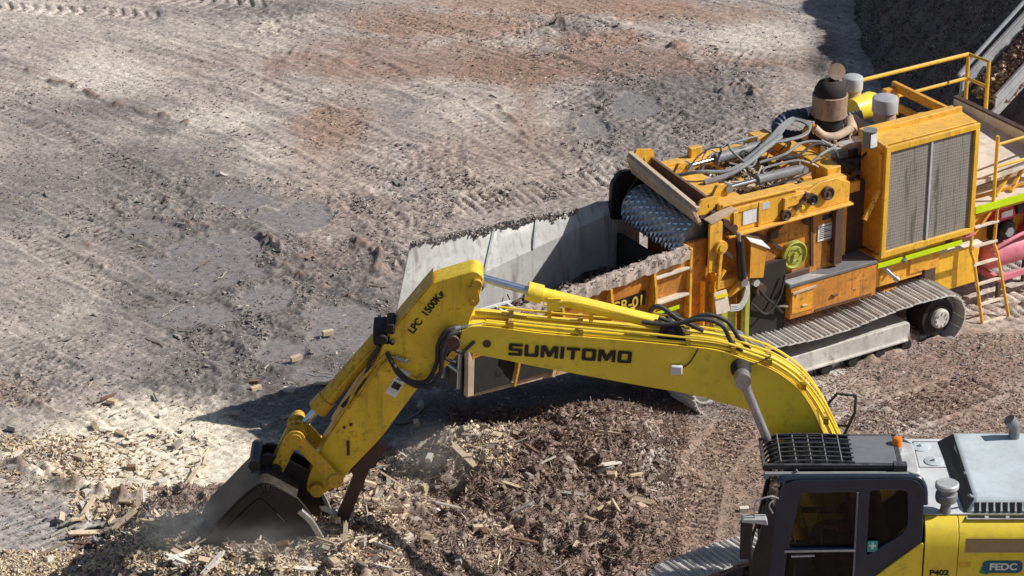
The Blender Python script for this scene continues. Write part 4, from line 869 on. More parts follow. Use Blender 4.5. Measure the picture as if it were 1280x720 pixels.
lettering('lettering', 'LPC  1500Kg', 0.125, M['textblack'], sk, (-1.02,-10.605,4.64), rot=(90,54,0), sx=0.98, bold=0.004, org=EO)
cx, cz = -1.37, 3.70
Q = [(-0.07,-0.19),(0.07,-0.19),(0.07,0.19),(-0.07,0.19)]; a_ = R(-30)
rot = lambda p: (cx+p[0]*math.cos(a_)-p[1]*math.sin(a_), cz+p[0]*math.sin(a_)+p[1]*math.cos(a_))
q = me_(); q.prism([rot(p) for p in Q], -10.606, -10.601); q.build('data_plate', M['white'], sk)
q = me_(); q.prism([rot(p) for p in [(-0.05,-0.09),(0.05,-0.09),(0.05,0.0),(-0.05,0.0)]], -10.609, -10.6065)
for zz in (0.04,0.07,0.10): q.prism([rot(p) for p in [(-0.04,zz),(0.03,zz),(0.03,zz+0.012),(-0.04,zz+0.012)]], -10.609, -10.6065)
q.build('plate_print', M['textblack'], sk)
q = me_(); q.cyl((-1.99,-10.61,2.92),(-1.99,-10.605,2.72),0.018,n=8); q.cyl((-2.03,-10.605,3.1),(-2.03,-10.62,3.1),0.02,n=8); q.cyl((-1.95,-10.605,3.14),(-1.95,-10.62,3.14),0.02,n=8); q.build_each('scrape', M['rustbar'], sk)
q = me_(); q.tube([(-1.50,-10.61,4.10),(-1.72,-10.62,3.86),(-1.9,-10.62,3.6),(-2.02,-10.62,3.32)],0.016,8,5); q.tube([(-1.48,-10.61,4.02),(-1.66,-10.63,3.82),(-1.83,-10.63,3.52)],0.018,8,5); q.tube([(-1.25,-10.61,4.02),(-1.45,-10.63,4.06),(-1.55,-10.62,4.02),(-1.98,-10.62,3.36)],0.016,8,5); q.build('hydraulic_pipe', M['exc_yellow_worn'], sk)
q = me_(); q.tube([(-1.58,-10.6,4.2),(-1.70,-10.6,3.98),(-1.80,-10.6,3.7),(-2.05,-10.6,3.38)],0.024,8,5); q.build('hose', M['rubber'], sk)
q = me_(); q.cyl((-1.55,-10.66,4.30),(-1.55,-10.2,4.30),0.07,n=18); q.box(-1.66,-1.44,-10.6,-10.25,4.2,4.42); q.box(-1.5,-1.40,-10.64,-10.3,4.36,4.5); q.cyl((-1.43,-10.68,4.26),(-1.43,-10.6,4.26),0.03,n=10); q.build('cylinder_bracket', M['soot_shade'], sk, 0.02)
# big hose loops at the elbow
for pts, r in (([(-0.62,-10.62,4.45),(-0.78,-10.68,4.43),(-0.88,-10.70,4.25),(-0.90,-10.70,4.02),(-1.02,-10.70,3.78),(-1.22,-10.70,3.78),(-1.40,-10.68,3.95),(-1.50,-10.62,4.12)],0.028),
               ([(-0.62,-10.62,4.40),(-0.75,-10.70,4.38),(-0.83,-10.72,4.2),(-0.85,-10.72,3.92),(-0.95,-10.72,3.74),(-1.15,-10.72,3.72),(-1.35,-10.70,3.86),(-1.47,-10.62,4.06)],0.030),
               ([(-0.55,-10.55,4.3),(-0.75,-10.7,4.22),(-0.8,-10.72,4.1),(-0.68,-10.7,4.02)],0.022), ([(-0.45,-10.66,4.28),(-0.6,-10.7,4.16),(-0.72,-10.7,4.2),(-0.8,-10.68,4.08)],0.02)):
    q = me_(); q.tube(pts, r, 10, 7); q.build('hose', M['rubber'], X)
q = me_()
for z in (4.45,4.40): q.cyl((-0.62,-10.62,z),(-0.74,-10.66,z-0.008),0.032,n=12); q.cyl((-0.36,-10.60,z+0.03),(-0.62,-10.62,z),0.021,n=10)
q.cyl((-1.40,-10.63,4.06),(-1.24,-10.65,4.0),0.026,n=10); q.build_each('hose_fitting', M['steel'], X)
# --- arm cylinder
ac = empty('arm_cylinder'); ac.parent = X
q = me_(); q.cyl((-0.40,-10.42,5.02),(0.26,-10.42,4.82),0.052,n=24); q.build('rod', M['bluechrome'], ac)
q = me_(); q.cyl((0.20,-10.42,4.835),(1.82,-10.42,4.40),0.085,n=28); q.cyl((0.18,-10.42,4.84),(0.36,-10.42,4.79),0.115,n=28); q.cyl((1.75,-10.42,4.42),(1.93,-10.42,4.37),0.075,n=20)
q.box(0.42,0.58,-10.52,-10.36,4.62,4.78); q.build('barrel', M['exc_yellow'], ac)
q = me_(); q.tube([(0.45,-10.50,4.70),(0.7,-10.52,4.74),(1.2,-10.52,4.62),(1.7,-10.50,4.48)],0.018,8,5); q.build('hydraulic_pipe', M['exc_yellow'], ac)
# --- boom cylinders
for y in (-10.95, -9.89):
    bc = empty('boom_cylinder'); bc.parent = X
    q = me_(); q.cyl((2.74,y,3.93),(3.30,y,2.52),0.055,n=20); q.cyl((2.74,y-0.08,3.93),(2.74,y+0.08,3.93),0.10,n=20); q.cyl((2.74,y,3.93),(2.80,y,3.78),0.09,0.06,n=20); q.build('rod', M['steel'], bc)
    q = me_(); q.cyl((3.26,y,2.62),(3.62,y,1.5),0.10,n=24); q.build('barrel', M['exc_yellow'], bc)
# --- bucket cylinder and links
kc = empty('bucket_cylinder'); kc.parent = X
q = me_(); q.cyl((-1.58,-10.42,4.22),(-2.30,-10.42,3.33),0.105,n=28); q.cyl((-2.24,-10.42,3.40),(-2.36,-10.42,3.25),0.125,n=28); q.build('barrel', M['exc_yellow_worn'], kc)
q = me_(); q.cyl((-2.34,-10.42,3.28),(-2.60,-10.42,2.97),0.05,n=20); q.build('rod', M['bluechrome'], kc)
q = me_(); q.tube([(-1.62,-10.55,4.16),(-1.85,-10.56,3.9),(-2.2,-10.55,3.46)],0.014,6,4); q.build('hydraulic_pipe', M['exc_yellow_worn'], kc)
for y in (-10.68, -10.22):
    q = me_(); q.bar((-2.62,y,3.0),(-2.15,y,2.42),0.06,0.16,(0.5,0,0.5)); q.cyl((-2.15,y-0.05,2.42),(-2.15,y+0.05,2.42),0.10,n=20); q.build('idler_link', M['exc_yellow_worn'], X, 0.015)
q = me_(); q.bar((-2.62,-10.55,3.02),(-2.88,-10.55,2.48),0.10,0.17,(1,0,0)); q.bar((-2.62,-10.30,3.02),(-2.88,-10.30,2.48),0.10,0.17,(1,0,0)); q.build_each('bucket_link', M['exc_yellow_worn'], X, 0.02)
q = me_(); q.cyl((-2.62,-10.775,3.0),(-2.62,-10.11,3.0),0.085,n=20)
for y in (-10.76,-10.62,-10.48,-10.34): q.cyl((-2.62,y,3.0),(-2.62,y+0.03,3.0),0.125,n=20)
q.build('link_pin', M['exc_yellow_worn'], X); q = me_(); q.cyl((-2.38,-10.7,2.27),(-2.38,-10.14,2.27),0.085,n=20); q.build('link_pin', M['exc_yellow_worn'], X)
# --- bucket
bk = empty('bucket'); bk.parent = X
PB = [(-3.16,2.48),(-2.95,2.56),(-2.64,2.40),(-2.44,2.12),(-2.30,1.74),(-2.20,1.42),(-2.30,1.22),(-2.9,1.0),(-3.5,1.05),(-3.88,1.35),(-3.80,1.76),(-3.48,2.14)]
sd = rnd_poly(PB, [0.08,0.1,0.1,0.1,0.15,0.05,0.05,0.2,0.3,0.2,0.2,0.2], 4)
for y in (-10.99, -10.14):
    q = me_(); q.prism(sd, y, y+0.035); q.build('side_plate', M['bucket'], bk, 0.004)
q = me_(); sh = smooth2([(-2.60,2.36),(-2.95,2.56),(-3.16,2.48),(-3.48,2.14),(-3.80,1.76),(-3.88,1.35),(-3.5,1.03),(-2.9,0.98),(-2.22,1.22)], 5)
for a, b in zip(sh[:-1], sh[1:]):
    t = Vector((b[0]-a[0], b[1]-a[1])).normalized(); n = Vector((t.y, -t.x))*0.03
    q.hexa([(a[0],-11.02,a[1]),(b[0],-11.02,b[1]),(b[0],-10.08,b[1]),(a[0],-10.08,a[1]),(a[0]-n.x,-11.02,a[1]-n.y),(b[0]-n.x,-11.02,b[1]-n.y),(b[0]-n.x,-10.08,b[1]-n.y),(a[0]-n.x,-10.08,a[1]-n.y)])
q.build('shell', M['bucket'], bk)
q = me_(); q.prism(rnd_poly([(-3.05,2.36),(-2.72,1.98),(-2.58,1.70),(-3.60,1.66),(-3.55,1.86)],0.08),-11.006,-10.99); q.build('wear_plate', M['bucket'], bk, 0.003)
q = me_(); rib = smooth2([(-2.66,2.36),(-2.95,2.52),(-3.14,2.45),(-3.46,2.12),(-3.78,1.74)],4)
for a, b in zip(rib[:-1], rib[1:]): q.bar((a[0]+0.03,-11.02,a[1]-0.04),(b[0]+0.03,-11.02,b[1]-0.04),0.03,0.10,(0,0,1))
q.build('edge_rib', M['black'], bk)
q = me_(); se = smooth2([(-2.60,2.16),(-2.47,2.02),(-2.33,1.74),(-2.22,1.44)],4); so = smooth2([(-2.17,1.38),(-2.26,1.72),(-2.40,2.04),(-2.54,2.20)],4)
q.prism(se+so,-11.05,-10.995); q.build('side_cutter', M['edge'], bk, 0.003)
q = me_(); q.prism(se+so,-10.10,-10.06); q.build('side_cutter', M['edge'], bk, 0.003)
for y in (-10.58, -10.30):
    q = me_(); q.prism(rnd_poly([(-3.22,2.42),(-3.02,2.72),(-2.80,2.68),(-2.32,2.38),(-2.30,2.16),(-2.55,2.15)],0.06), y, y+0.05); q.build('hanger_ear', M['bucket'], bk, 0.008)
q = me_(); q.cyl((-2.88,-10.68,2.52),(-2.88,-10.16,2.52),0.08,n=20); q.build('bucket_pin', M['black'], bk)
q = me_(); q.cyl((-3.12,-10.78,2.66),(-3.12,-10.22,2.66),0.075,n=20); q.build('lifting_eye', M['black'], bk)
for i in range(5):
    y = -10.98+i*0.19
    q = me_(); q.hexa([(-2.30,y,1.18),(-2.18,y,1.24),(-2.18,y+0.11,1.24),(-2.30,y+0.11,1.18),(-2.26,y,1.30),(-2.08,y+0.03,1.38),(-2.08,y+0.08,1.38),(-2.26,y+0.11,1.30)]); q.build('tooth', M['edge'], bk)
# --- thumb bar under the stick
th = me_(); th.bar((-1.76,-10.42,2.62),(-2.22,-10.46,1.42),0.16,0.15,(1,0,0.3)); th.prism([(-2.34,1.58),(-2.12,1.50),(-2.06,1.25),(-2.20,1.12),(-2.34,1.30)],-10.62,-10.3); th.build('thumb', M['rustbar'], X, 0.012)
q = me_(); q.prism([(-1.66,2.85),(-1.98,2.45),(-1.92,2.36),(-1.70,2.50),(-1.50,2.78)],-10.52,-10.34); q.build('thumb_bracket', M['rustbar'], X, 0.01)
# --- house
q = me_(); q.box(3.3,8.0,-11.8,-9.7,1.12,1.30); q.build('turntable_frame', M['black'], X, 0.02)
def body(name, x0, x1, mt, inset=0.0):
    pr = [(-11.86,1.25),(-11.86,2.14),(-11.83,2.28),(-11.76,2.38),(-11.66,2.44),(-11.5,2.455),(-9.70,2.455),(-9.66,2.40),(-9.66,1.25)]
    q = me_(); q.prism(pr, x0, x1, 'x'); return q.build(name, M[mt], X, 0.006)
body('body_panel', 4.905, 5.300, 'exc_yellow'); body('body_panel', 5.308, 7.9, 'exc_yellow')
q = me_(); q.box(4.895,7.9,-11.78,-9.7,1.3,2.30); q.build('inner_body', M['black'], X)
q = me_(); q.box(4.885,7.85,-11.62,-9.70,2.456,2.468); q.build('deck', M['deckgrey'], X)
q = me_()
for (x0,x1,y0,y1) in ((4.98,5.34,-10.45,-9.78),): 
    for a, b in (((x0,y0),(x1,y0)),((x0,y0),(x0,y1)),((x0,y1),(x1,y1))): q.box(min(a[0],b[0])-0.006,max(a[0],b[0])+0.006,min(a[1],b[1])-0.006,max(a[1],b[1])+0.006,2.467,2.472)
q.build('deck_joint', M['black'], X)
for (x, y) in ((5.06,-9.92),(5.18,-10.3)):
    q = me_(); q.lathe((x,y,2.466),(0,0,1),[(0,0.12),(0.012,0.12),(0.02,0.10),(0.02,0.03),(0.05,0.02)],24); q.build('filler_cap', M['hoodgrey'], X)
# the far front corner: steps, box and handrail
q = me_(); q.box(3.5,4.88,-10.1,-9.66,1.3,2.0); q.build('storage_box', M['exc_yellow'], X, 0.02)
q = me_(); q.tube([(3.70,-9.7,1.8),(3.72,-9.7,2.4),(3.80,-9.7,2.80),(4.02,-9.7,3.10),(4.25,-9.7,3.07),(4.25,-9.7,2.84),(4.10,-9.7,2.44),(4.08,-9.7,1.8)],0.02,8,0); q.tube([(3.80,-9.7,2.66),(4.19,-9.7,2.65)],0.016,8,0); q.build('handrail', M['black'], X)
# hood
q = me_()
zt, zb = 2.62, 2.468
q.hexa([(5.40,-11.62,zb),(7.8,-11.62,zb),(7.8,-9.76,zb),(5.30,-9.76,zb),(5.52,-11.52,zt),(7.7,-11.52,zt),(7.7,-9.82,zt),(5.48,-9.82,zt)])
o = q.build('engine_hood', M['hoodgrey'], X, 0.035)
q = me_(); q.sheet([(5.385,-11.60,zb+0.005),(5.505,-11.50,zt-0.01),(5.465,-9.84,zt-0.01),(5.285,-9.78,zb+0.005)],0.006); q.build('hood_front_shade', M['black'], X)  # black sheet darkens the hood's front face, which lies in shade
q = me_()
for i in range(26):
    x = 5.50+i*0.085
    q.sheet([(x,-11.612,zb+0.012+0.0),(x+0.06,-11.612,zb+0.012),(x+0.065,-11.548,zb+0.118),(x+0.005,-11.548,zb+0.118)],0.006)
q.build_each('grille_slot', M['textblack'], X, smooth=0)
q = me_()
for i in range(9):
    x = 5.42+i*0.25; q.box(x,x+0.2,-11.70,-11.655,2.452,2.462)
q.build_each('deck_slot', M['textblack'], X)
q = me_(); q.box(5.4,7.6,-11.72,-11.64,2.440,2.456); q.build('deck_edge', M['galv'], X, 0.003)
q = me_(); q.cyl((6.2,-9.95,2.6),(6.2,-9.95,2.78),0.07,n=20); q.cyl((6.2,-9.95,2.78),(6.12,-9.97,2.88),0.075,n=20); q.build('exhaust_pipe', M['cylgrey'], X)
q = me_(); q.cyl((5.47,-10.9,2.62),(5.47,-10.9,2.65),0.012,n=8); q.cyl((5.50,-11.45,2.6),(5.44,-11.5,2.66),0.02,n=8); q.build_each('hood_latch', M['steel'], X)
# pre-cleaner
q = me_(); q.lathe((5.165,-11.56,2.46),(0,0,1),[(0,0.07),(0.10,0.06),(0.13,0.06),(0.16,0.125),(0.20,0.135),(0.26,0.13),(0.27,0.115),(0.33,0.115),(0.335,0.14),(0.385,0.14),(0.395,0.12),(0.395,0.02)],32); o = q.build('air_precleaner', M['cylgrey'], X)
q = me_(); q.lathe((5.165,-11.56,2.80),(0,0,1),[(0,0.142),(0.045,0.142),(0.058,0.125),(0.058,0.02)],32); q.build('precleaner_cap', M['galv'], X)
# markings
lettering('lettering', 'P402', 0.10, M['textblack'], X, (5.09,-11.864,1.80), sx=1.15, bold=0.004, org=EO)
q = me_(); q.prism(rnd_poly([(5.60,1.80),(6.08,1.80),(6.08,1.97),(5.60,1.97)],0.085,6),-11.868,-11.862); q.build('badge', M['teallogo'], X)
q = me_(); q.prism(rnd_poly([(5.565,1.80),(5.68,1.775),(5.68,1.95),(5.60,1.90)],0.03),-11.8665,-11.861); q.build('badge_tail', M['greenlogo'], X)
lettering('lettering', 'FEDC', 0.125, M['textwhite'], X, (5.85,-11.872,1.885), sx=1.1, bold=0.005, org=EO)
q = me_(); q.box(5.38,6.9,-11.865,-11.861,2.08,2.27); q.build('faded_patch', M['paletan'], X)
q = me_(); q.box(5.32,5.46,-11.864,-11.861,1.88,1.95); q.build('warning_label', M['textyellow'], X)
# --- cab
cb = empty('cab'); cb.parent = X
out_ = rnd_poly([(3.05,1.25),(2.99,1.85),(3.18,3.04),(4.86,3.06),(4.885,1.25)], [0.05,0.1,0.22,0.24,0.05], 6)
h1 = rnd_poly([(3.29,2.12),(3.41,2.86),(4.06,2.88),(4.06,2.12)], [0.05,0.06,0.05,0.03], 4)
h2 = rnd_poly([(3.24,1.62),(3.275,2.06),(4.06,2.06),(4.06,1.62)], [0.1,0.03,0.03,0.12], 4)
h3 = rnd_poly([(4.22,2.02),(4.22,2.90),(4.67,2.90),(4.69,2.35)], [0.04,0.05,0.08,0.15], 5)
for y in (-11.82, -10.86): plate('side_frame', out_, [h1,h2,h3], y, 0.05, M['navy'], cb, EO, 0.012)
q = me_()
tp_ = rnd_poly([(2.99,1.85),(3.18,3.04),(4.86,3.06),(4.885,1.9)], [0.0,0.22,0.24,0.0], 6)
roof = [p for p in tp_ if p[1] > 2.75]
for a, b in zip(roof[:-1], roof[1:]): q.hexa([(a[0],-11.775,a[1]-0.05),(b[0],-11.775,b[1]-0.05),(b[0],-10.845,b[1]-0.05),(a[0],-10.845,a[1]-0.05),(a[0],-11.80,a[1]),(b[0],-11.80,b[1]),(b[0],-10.83,b[1]),(a[0],-10.83,a[1])])
q.box(4.80,4.87,-11.77,-10.86,1.3,2.75); q.bar((3.0,-11.8,1.85),(3.18,-11.8,2.9),0.06,0.08); q.bar((3.0,-10.85,1.85),(3.18,-10.85,2.9),0.06,0.08)
q.build('cab_shell', M['navy'], cb)
q = me_(); q.tube([(3.12,-11.795,3.0),(3.35,-11.79,3.055),(4.6,-11.79,3.06),(4.84,-11.79,2.98),(4.885,-11.8,2.7)],0.035,10,4); q.build('roof_rail', M['navy'], cb)
q = me_(); q.sheet([(3.29,-11.79,2.12),(4.06,-11.79,2.12),(4.06,-11.79,2.88),(3.41,-11.79,2.86)],0.006); q.build('window_glass', M['glass'], cb)
q = me_(); q.sheet([(3.24,-11.79,1.62),(4.06,-11.79,1.62),(4.06,-11.79,2.06),(3.275,-11.79,2.06)],0.006); q.build('window_glass', M['glass'], cb)
q = me_(); q.sheet([(4.22,-11.79,2.02),(4.69,-11.79,2.35),(4.67,-11.79,2.90),(4.22,-11.79,2.90)],0.006); q.build('window_glass', M['glass'], cb)
q = me_(); q.sheet([(3.01,-10.88,1.85),(3.01,-11.78,1.85),(3.16,-11.78,2.95),(3.16,-10.88,2.95)],0.006); q.build('windscreen', M['glass'], cb)
q = me_(); q.bar((3.24,-11.845,2.085),(4.08,-11.845,2.10),0.02,0.025); q.bar((3.32,-11.85,2.02),(3.60,-11.85,2.03),0.02,0.02); q.build_each('sash_rail', M['galv'], cb)
q = me_(); q.bar((4.075,-11.845,1.7),(4.075,-11.845,2.88),0.012,0.02); q.build('door_seal', M['cylgrey'], cb)
q = me_(); q.prism(rnd_poly([(4.225,2.07),(4.345,2.07),(4.345,2.22),(4.225,2.22)],0.01),-11.832,-11.828); q.build('safety_sticker', M['teal'], cb)
q = me_(); q.box(4.272,4.298,-11.835,-11.833,2.11,2.20); q.box(4.245,4.325,-11.8352,-11.8332,2.142,2.168); q.build('sticker_cross', M['textwhite'], cb)
# lower cab panels
q = me_(); q.prism(rnd_poly([(4.02,1.26),(4.885,1.26),(4.885,2.22),(4.6,1.98),(4.2,1.62),(4.02,1.4)],0.05),-11.858,-11.83); q.build('lower_panel', M['exc_yellow'], cb, 0.004)
q = me_(); q.prism(rnd_poly([(4.42,1.5),(4.75,1.5),(4.75,1.88),(4.68,1.88),(4.5,1.74)],0.04),-11.862,-11.859); q.build('panel_door', M['exc_yellow'], cb, 0.002)
q = me_(); q.box(3.3,4.8,-11.7,-10.9,1.25,1.45); q.build('floor', M['black'], cb)
# interior
q = me_(); q.prism(rnd_poly([(4.05,1.9),(4.25,1.9),(4.42,2.6),(4.3,2.7),(4.14,2.55)],0.05),-11.55,-11.1); q.prism(rnd_poly([(3.65,1.75),(4.3,1.75),(4.3,1.95),(3.65,1.95)],0.05),-11.55,-11.1); q.build('operator_seat', M['seat'], cb, 0.03)
q = me_(); q.box(3.4,3.6,-11.6,-11.5,1.5,2.05); q.box(3.30,3.42,-11.2,-11.0,2.1,2.30); q.cyl((3.72,-11.08,1.9),(3.70,-11.08,2.22),0.015,n=8); q.cyl((3.72,-11.52,1.9),(3.70,-11.52,2.22),0.015,n=8); q.build('console', M['cylgrey'], cb, 0.01)
q = me_(); q.tube([(3.38,-11.6,2.62),(3.42,-11.62,2.5),(3.44,-11.62,2.38),(3.47,-11.62,2.3)],0.03,10,4); q.build('yellow_strip', M['hivis'], cb)  # invented yellow strip for an unexplained yellow shape behind the glass
# the operator, seated at the levers behind the tinted glass
def skin_body(name, V, E_, rad, mat, parent, org=EO, sub=1, root=0):
    me = bpy.data.meshes.new(name); me.from_pydata([tuple(Vector(v)-Vector(org)) for v in V], E_, [])
    o = bpy.data.objects.new(name, me); COL.objects.link(o); sm = o.modifiers.new('skin', 'SKIN'); sb = o.modifiers.new('sub', 'SUBSURF'); sb.levels = sub; sb.render_levels = sub
    for i_, sv in enumerate(me.skin_vertices[0].data): r_ = rad[i_]; sv.radius = r_ if isinstance(r_, tuple) else (r_, r_); sv.use_root = (i_ == root)
    bpy.context.view_layer.update(); m2 = bpy.data.meshes.new_from_object(o.evaluated_get(bpy.context.evaluated_depsgraph_get())); bpy.data.objects.remove(o)
    return link_mesh(name, m2, mat, parent, 80)
yc = -11.30
pe = empty('person', (4.15,yc,1.95)); tag(pe, 'operator in a dark purple top and yellow vest seated inside the excavator cab', 'person'); PO = (4.15,yc,1.95)
M['skin'] = flat('skin', (0.42,0.25,0.18), 0.6); M['purple'] = flat('purple_top', (0.22,0.03,0.13), 0.9); M['trouser'] = flat('navy_trousers', (0.03,0.035,0.06), 0.9)
V = [(4.14,yc,2.06),(4.16,yc,2.22),(4.15,yc,2.40),(4.13,yc,2.50),(4.11,yc,2.56),(4.10,yc,2.64),(4.10,yc,2.72),(4.10,yc,2.77)]; E_ = [(i_, i_+1) for i_ in range(7)]; rad = [(.15,.12),(.14,.11),(.15,.11),(.07,.06),.05,(.075,.085),(.078,.09),.055]
for s_ in (-1, 1):
    k = len(V); V += [(4.13,yc+s_*.17,2.44),(4.02,yc+s_*.24,2.24),(3.90,yc+s_*.235,2.22),(3.80,yc+s_*.22,2.23),(3.745,yc+s_*.22,2.235)]; E_ += [(2,k),(k,k+1),(k+1,k+2),(k+2,k+3),(k+3,k+4)]; rad += [.065,.047,.040,.028,(.036,.02)]
    w_ = k+4
    for fi, (dy, dl) in enumerate(((-.03,.045),(-.01,.055),(.01,.052),(.03,.04))):
        f = len(V); V += [(3.745-dl*.6,yc+s_*.22+dy,2.24),(3.745-dl,yc+s_*.22+dy,2.21)]; E_ += [(w_,f),(f,f+1)]; rad += [.009,.008]
    f = len(V); V += [(3.76,yc+s_*.18,2.22),(3.73,yc+s_*.175,2.20)]; E_ += [(k+3,f),(f,f+1)]; rad += [.011,.009]
    k = len(V); V += [(4.10,yc+s_*.09,2.04),(3.86,yc+s_*.12,2.06),(3.68,yc+s_*.13,2.03),(3.64,yc+s_*.13,1.82),(3.60,yc+s_*.13,1.62),(3.48,yc+s_*.13,1.58)]; E_ += [(0,k)]+[(k+j,k+j+1) for j in range(5)]; rad += [.085,.08,.065,.055,.04,.035]
skin_body('body', V, E_, rad, M['skin'], pe, PO)
V = [(4.14,yc,2.08),(4.16,yc,2.22),(4.15,yc,2.40),(4.135,yc,2.485)]; E_ = [(0,1),(1,2),(2,3)]; rad = [(.165,.135),(.155,.125),(.165,.125),(.09,.08)]
for s_ in (-1, 1):
    k = len(V); V += [(4.13,yc+s_*.17,2.44),(4.02,yc+s_*.24,2.24),(3.88,yc+s_*.235,2.22)]; E_ += [(2,k),(k,k+1),(k+1,k+2)]; rad += [.078,.058,.048]
skin_body('jacket', V, E_, rad, M['purple'], pe, PO)
skin_body('vest', [(4.15,yc,2.10),(4.165,yc,2.24),(4.155,yc,2.42)], [(0,1),(1,2)], [(.175,.145),(.165,.135),(.165,.13)], M['hivis'], pe, PO)
V = [(4.12,yc,2.05)]; E_ = []; rad = [(.15,.12)]
for s_ in (-1, 1):
    k = len(V); V += [(4.08,yc+s_*.09,2.045),(3.86,yc+s_*.12,2.065),(3.68,yc+s_*.13,2.03),(3.64,yc+s_*.13,1.82),(3.61,yc+s_*.13,1.65)]; E_ += [(0,k)]+[(k+j,k+j+1) for j in range(4)]; rad += [.095,.09,.075,.062,.05]
skin_body('trousers', V, E_, rad, M['trouser'], pe, PO)
q = MB(PO); q.lathe((4.11,yc,2.72),(0,0,1),[(0,0.098),(0.03,0.098),(0.07,0.075),(0.09,0.03)],20); q.prism([(4.05,yc-.07),(3.97,yc-.05),(3.95,yc),(3.97,yc+.05),(4.05,yc+.07)],2.725,2.735,'z'); q.build('cap', M['trouser'], pe)
q = MB(PO); q.cyl((4.02,yc,2.675),(4.0,yc,2.66),0.014,0.009,n=8); q.build('nose', M['skin'], pe)
# roof guard
gd = empty('roof_guard'); gd.parent = X
q = me_(); q.bar((2.98,-11.66,3.13),(4.60,-11.66,3.13),0.05,0.06); q.bar((3.0,-10.92,3.13),(4.60,-10.92,3.13),0.05,0.06); q.bar((4.58,-11.68,3.13),(4.58,-10.9,3.13),0.06,0.06); q.bar((2.98,-11.66,3.10),(2.98,-10.92,3.10),0.04,0.05); q.box(4.5,4.66,-11.72,-11.6,3.08,3.17); q.build('guard_frame', M['guard'], gd, 0.006)
for i in range(7):
    y = -11.62+i*0.112
    q = me_(); q.tube([(2.99,y,3.04),(3.10,y,3.15),(3.3,y,3.185),(3.7,y,3.185),(4.05,y,3.165)],0.013,6,4); q.build('guard_bar', M['guard'], gd)
for i in range(5):
    x = 3.16+i*0.18
    q = me_(); q.sheet([(x,-11.64,3.135),(x+0.012,-11.64,3.19),(x+0.012,-10.93,3.19),(x,-10.93,3.135)],0.012); q.build('guard_slat', M['steel'], gd)
q = me_(); q.box(3.06,4.0,-11.62,-10.95,3.075,3.09); q.build('roof_window', M['textblack'], gd)
q = me_(); q.hexa([(4.0,-11.63,3.10),(4.55,-11.63,3.10),(4.55,-10.94,3.10),(4.0,-10.94,3.10),(4.02,-11.63,3.165),(4.55,-11.63,3.165),(4.55,-10.94,3.165),(4.02,-10.94,3.165)]); q.build('guard_plate', M['roofgrey'], gd, 0.008)
q = me_(); q.bar((2.98,-11.735,3.07),(4.68,-11.735,3.075),0.06,0.03); q.cyl((3.0,-11.75,3.04),(3.0,-11.69,3.04),0.035,n=12); q.cyl((3.32,-11.74,3.085),(3.36,-11.74,3.12),0.02,n=8); q.build('gutter', M['hosegrey'], gd)
q = me_(); q.hexa([(4.62,-11.66,3.0),(4.84,-11.66,2.98),(4.84,-10.9,2.98),(4.62,-10.9,3.0),(4.62,-11.66,3.07),(4.82,-11.66,3.04),(4.82,-10.9,3.04),(4.62,-10.9,3.08)]); q.build('roof_rear', M['galv'], cb, 0.02)
bc = empty('beacon'); bc.parent = X
q = me_(); q.cyl((4.60,-11.15,3.07),(4.60,-11.15,3.14),0.085,n=24); q.build('base', M['galv'], bc)
q = me_(); q.lathe((4.60,-11.15,3.14),(0,0,1),[(0,0.062),(0.08,0.06),(0.105,0.045),(0.115,0.01)],24); q.build('lens', M['amber'], bc)
# mirror
mr = empty('wing_mirror'); mr.parent = X
q = me_(); q.tube([(3.14,-11.84,2.80),(3.05,-11.9,2.86),(2.90,-11.95,2.84),(2.86,-11.95,2.78),(2.86,-11.95,2.60)],0.011,8,3); q.tube([(3.08,-11.88,2.62),(3.03,-11.9,2.74),(3.10,-11.85,2.80)],0.01,8,3); q.build('mirror_arm', M['steel'], mr)
q = me_(); q.prism(rnd_poly([(2.70,2.56),(2.90,2.54),(3.02,2.52),(3.0,2.60),(2.86,2.60),(2.72,2.60)],0.02),-12.0,-11.86); q.build('mirror_cover', M['galv'], mr, 0.01)
q = me_(); q.box(2.70,2.84,-11.99,-11.88,2.05,2.56); q.build('mirror_housing', M['black'], mr, 0.02)
q = me_(); q.prism(rnd_poly([(2.88,1.3),(3.05,1.3),(3.12,2.6),(3.02,2.9),(2.98,2.5),(2.86,2.0)],0.04),-11.84,-11.80); q.tube([(2.86,-11.84,1.6),(2.84,-11.84,2.2),(2.98,-11.84,2.7)],0.018,8,4); q.build('front_grab_rail', M['black'], X)
# ================================================================== GROUND
_tab = {}
def perlin(x, y, seed):
    if seed not in _tab:
        r = np.random.default_rng(seed); a = r.uniform(0, 2*np.pi, (256, 256)); _tab[seed] = (np.cos(a).astype(np.float32), np.sin(a).astype(np.float32))
    gx, gy = _tab[seed]
    xi = np.floor(x).astype(np.int32); yi = np.floor(y).astype(np.int32); fx = (x-xi).astype(np.float32); fy = (y-yi).astype(np.float32)
    u = fx*fx*fx*(fx*(fx*6-15)+10); v = fy*fy*fy*(fy*(fy*6-15)+10)
    def g(i, j):
        a = (xi+i) & 255; b = (yi+j) & 255
        return gx[a, b]*(fx-i)+gy[a, b]*(fy-j)
    return (1-v)*((1-u)*g(0,0)+u*g(1,0)) + v*((1-u)*g(0,1)+u*g(1,1))
def fbm(x, y, f, octv=4, seed=1, gain=0.5, lac=2.03):
    s = 0; a = 1.0; t = 0
    for k in range(octv): s = s + a*perlin(x*f+k*17.3, y*f-k*9.1, seed+k); t += a; a *= gain; f *= lac
    return s/t*1.6
def ridge(x, y, f, octv=3, seed=50): 
    s = 0; a = 1.0; t = 0
    for k in range(octv): s = s + a*(1-np.abs(perlin(x*f+k*7.7, y*f+k*3.3, seed+k))*2.6); t += a; a *= 0.55; f *= 2.1
    return np.clip(s/t, -1, 1)
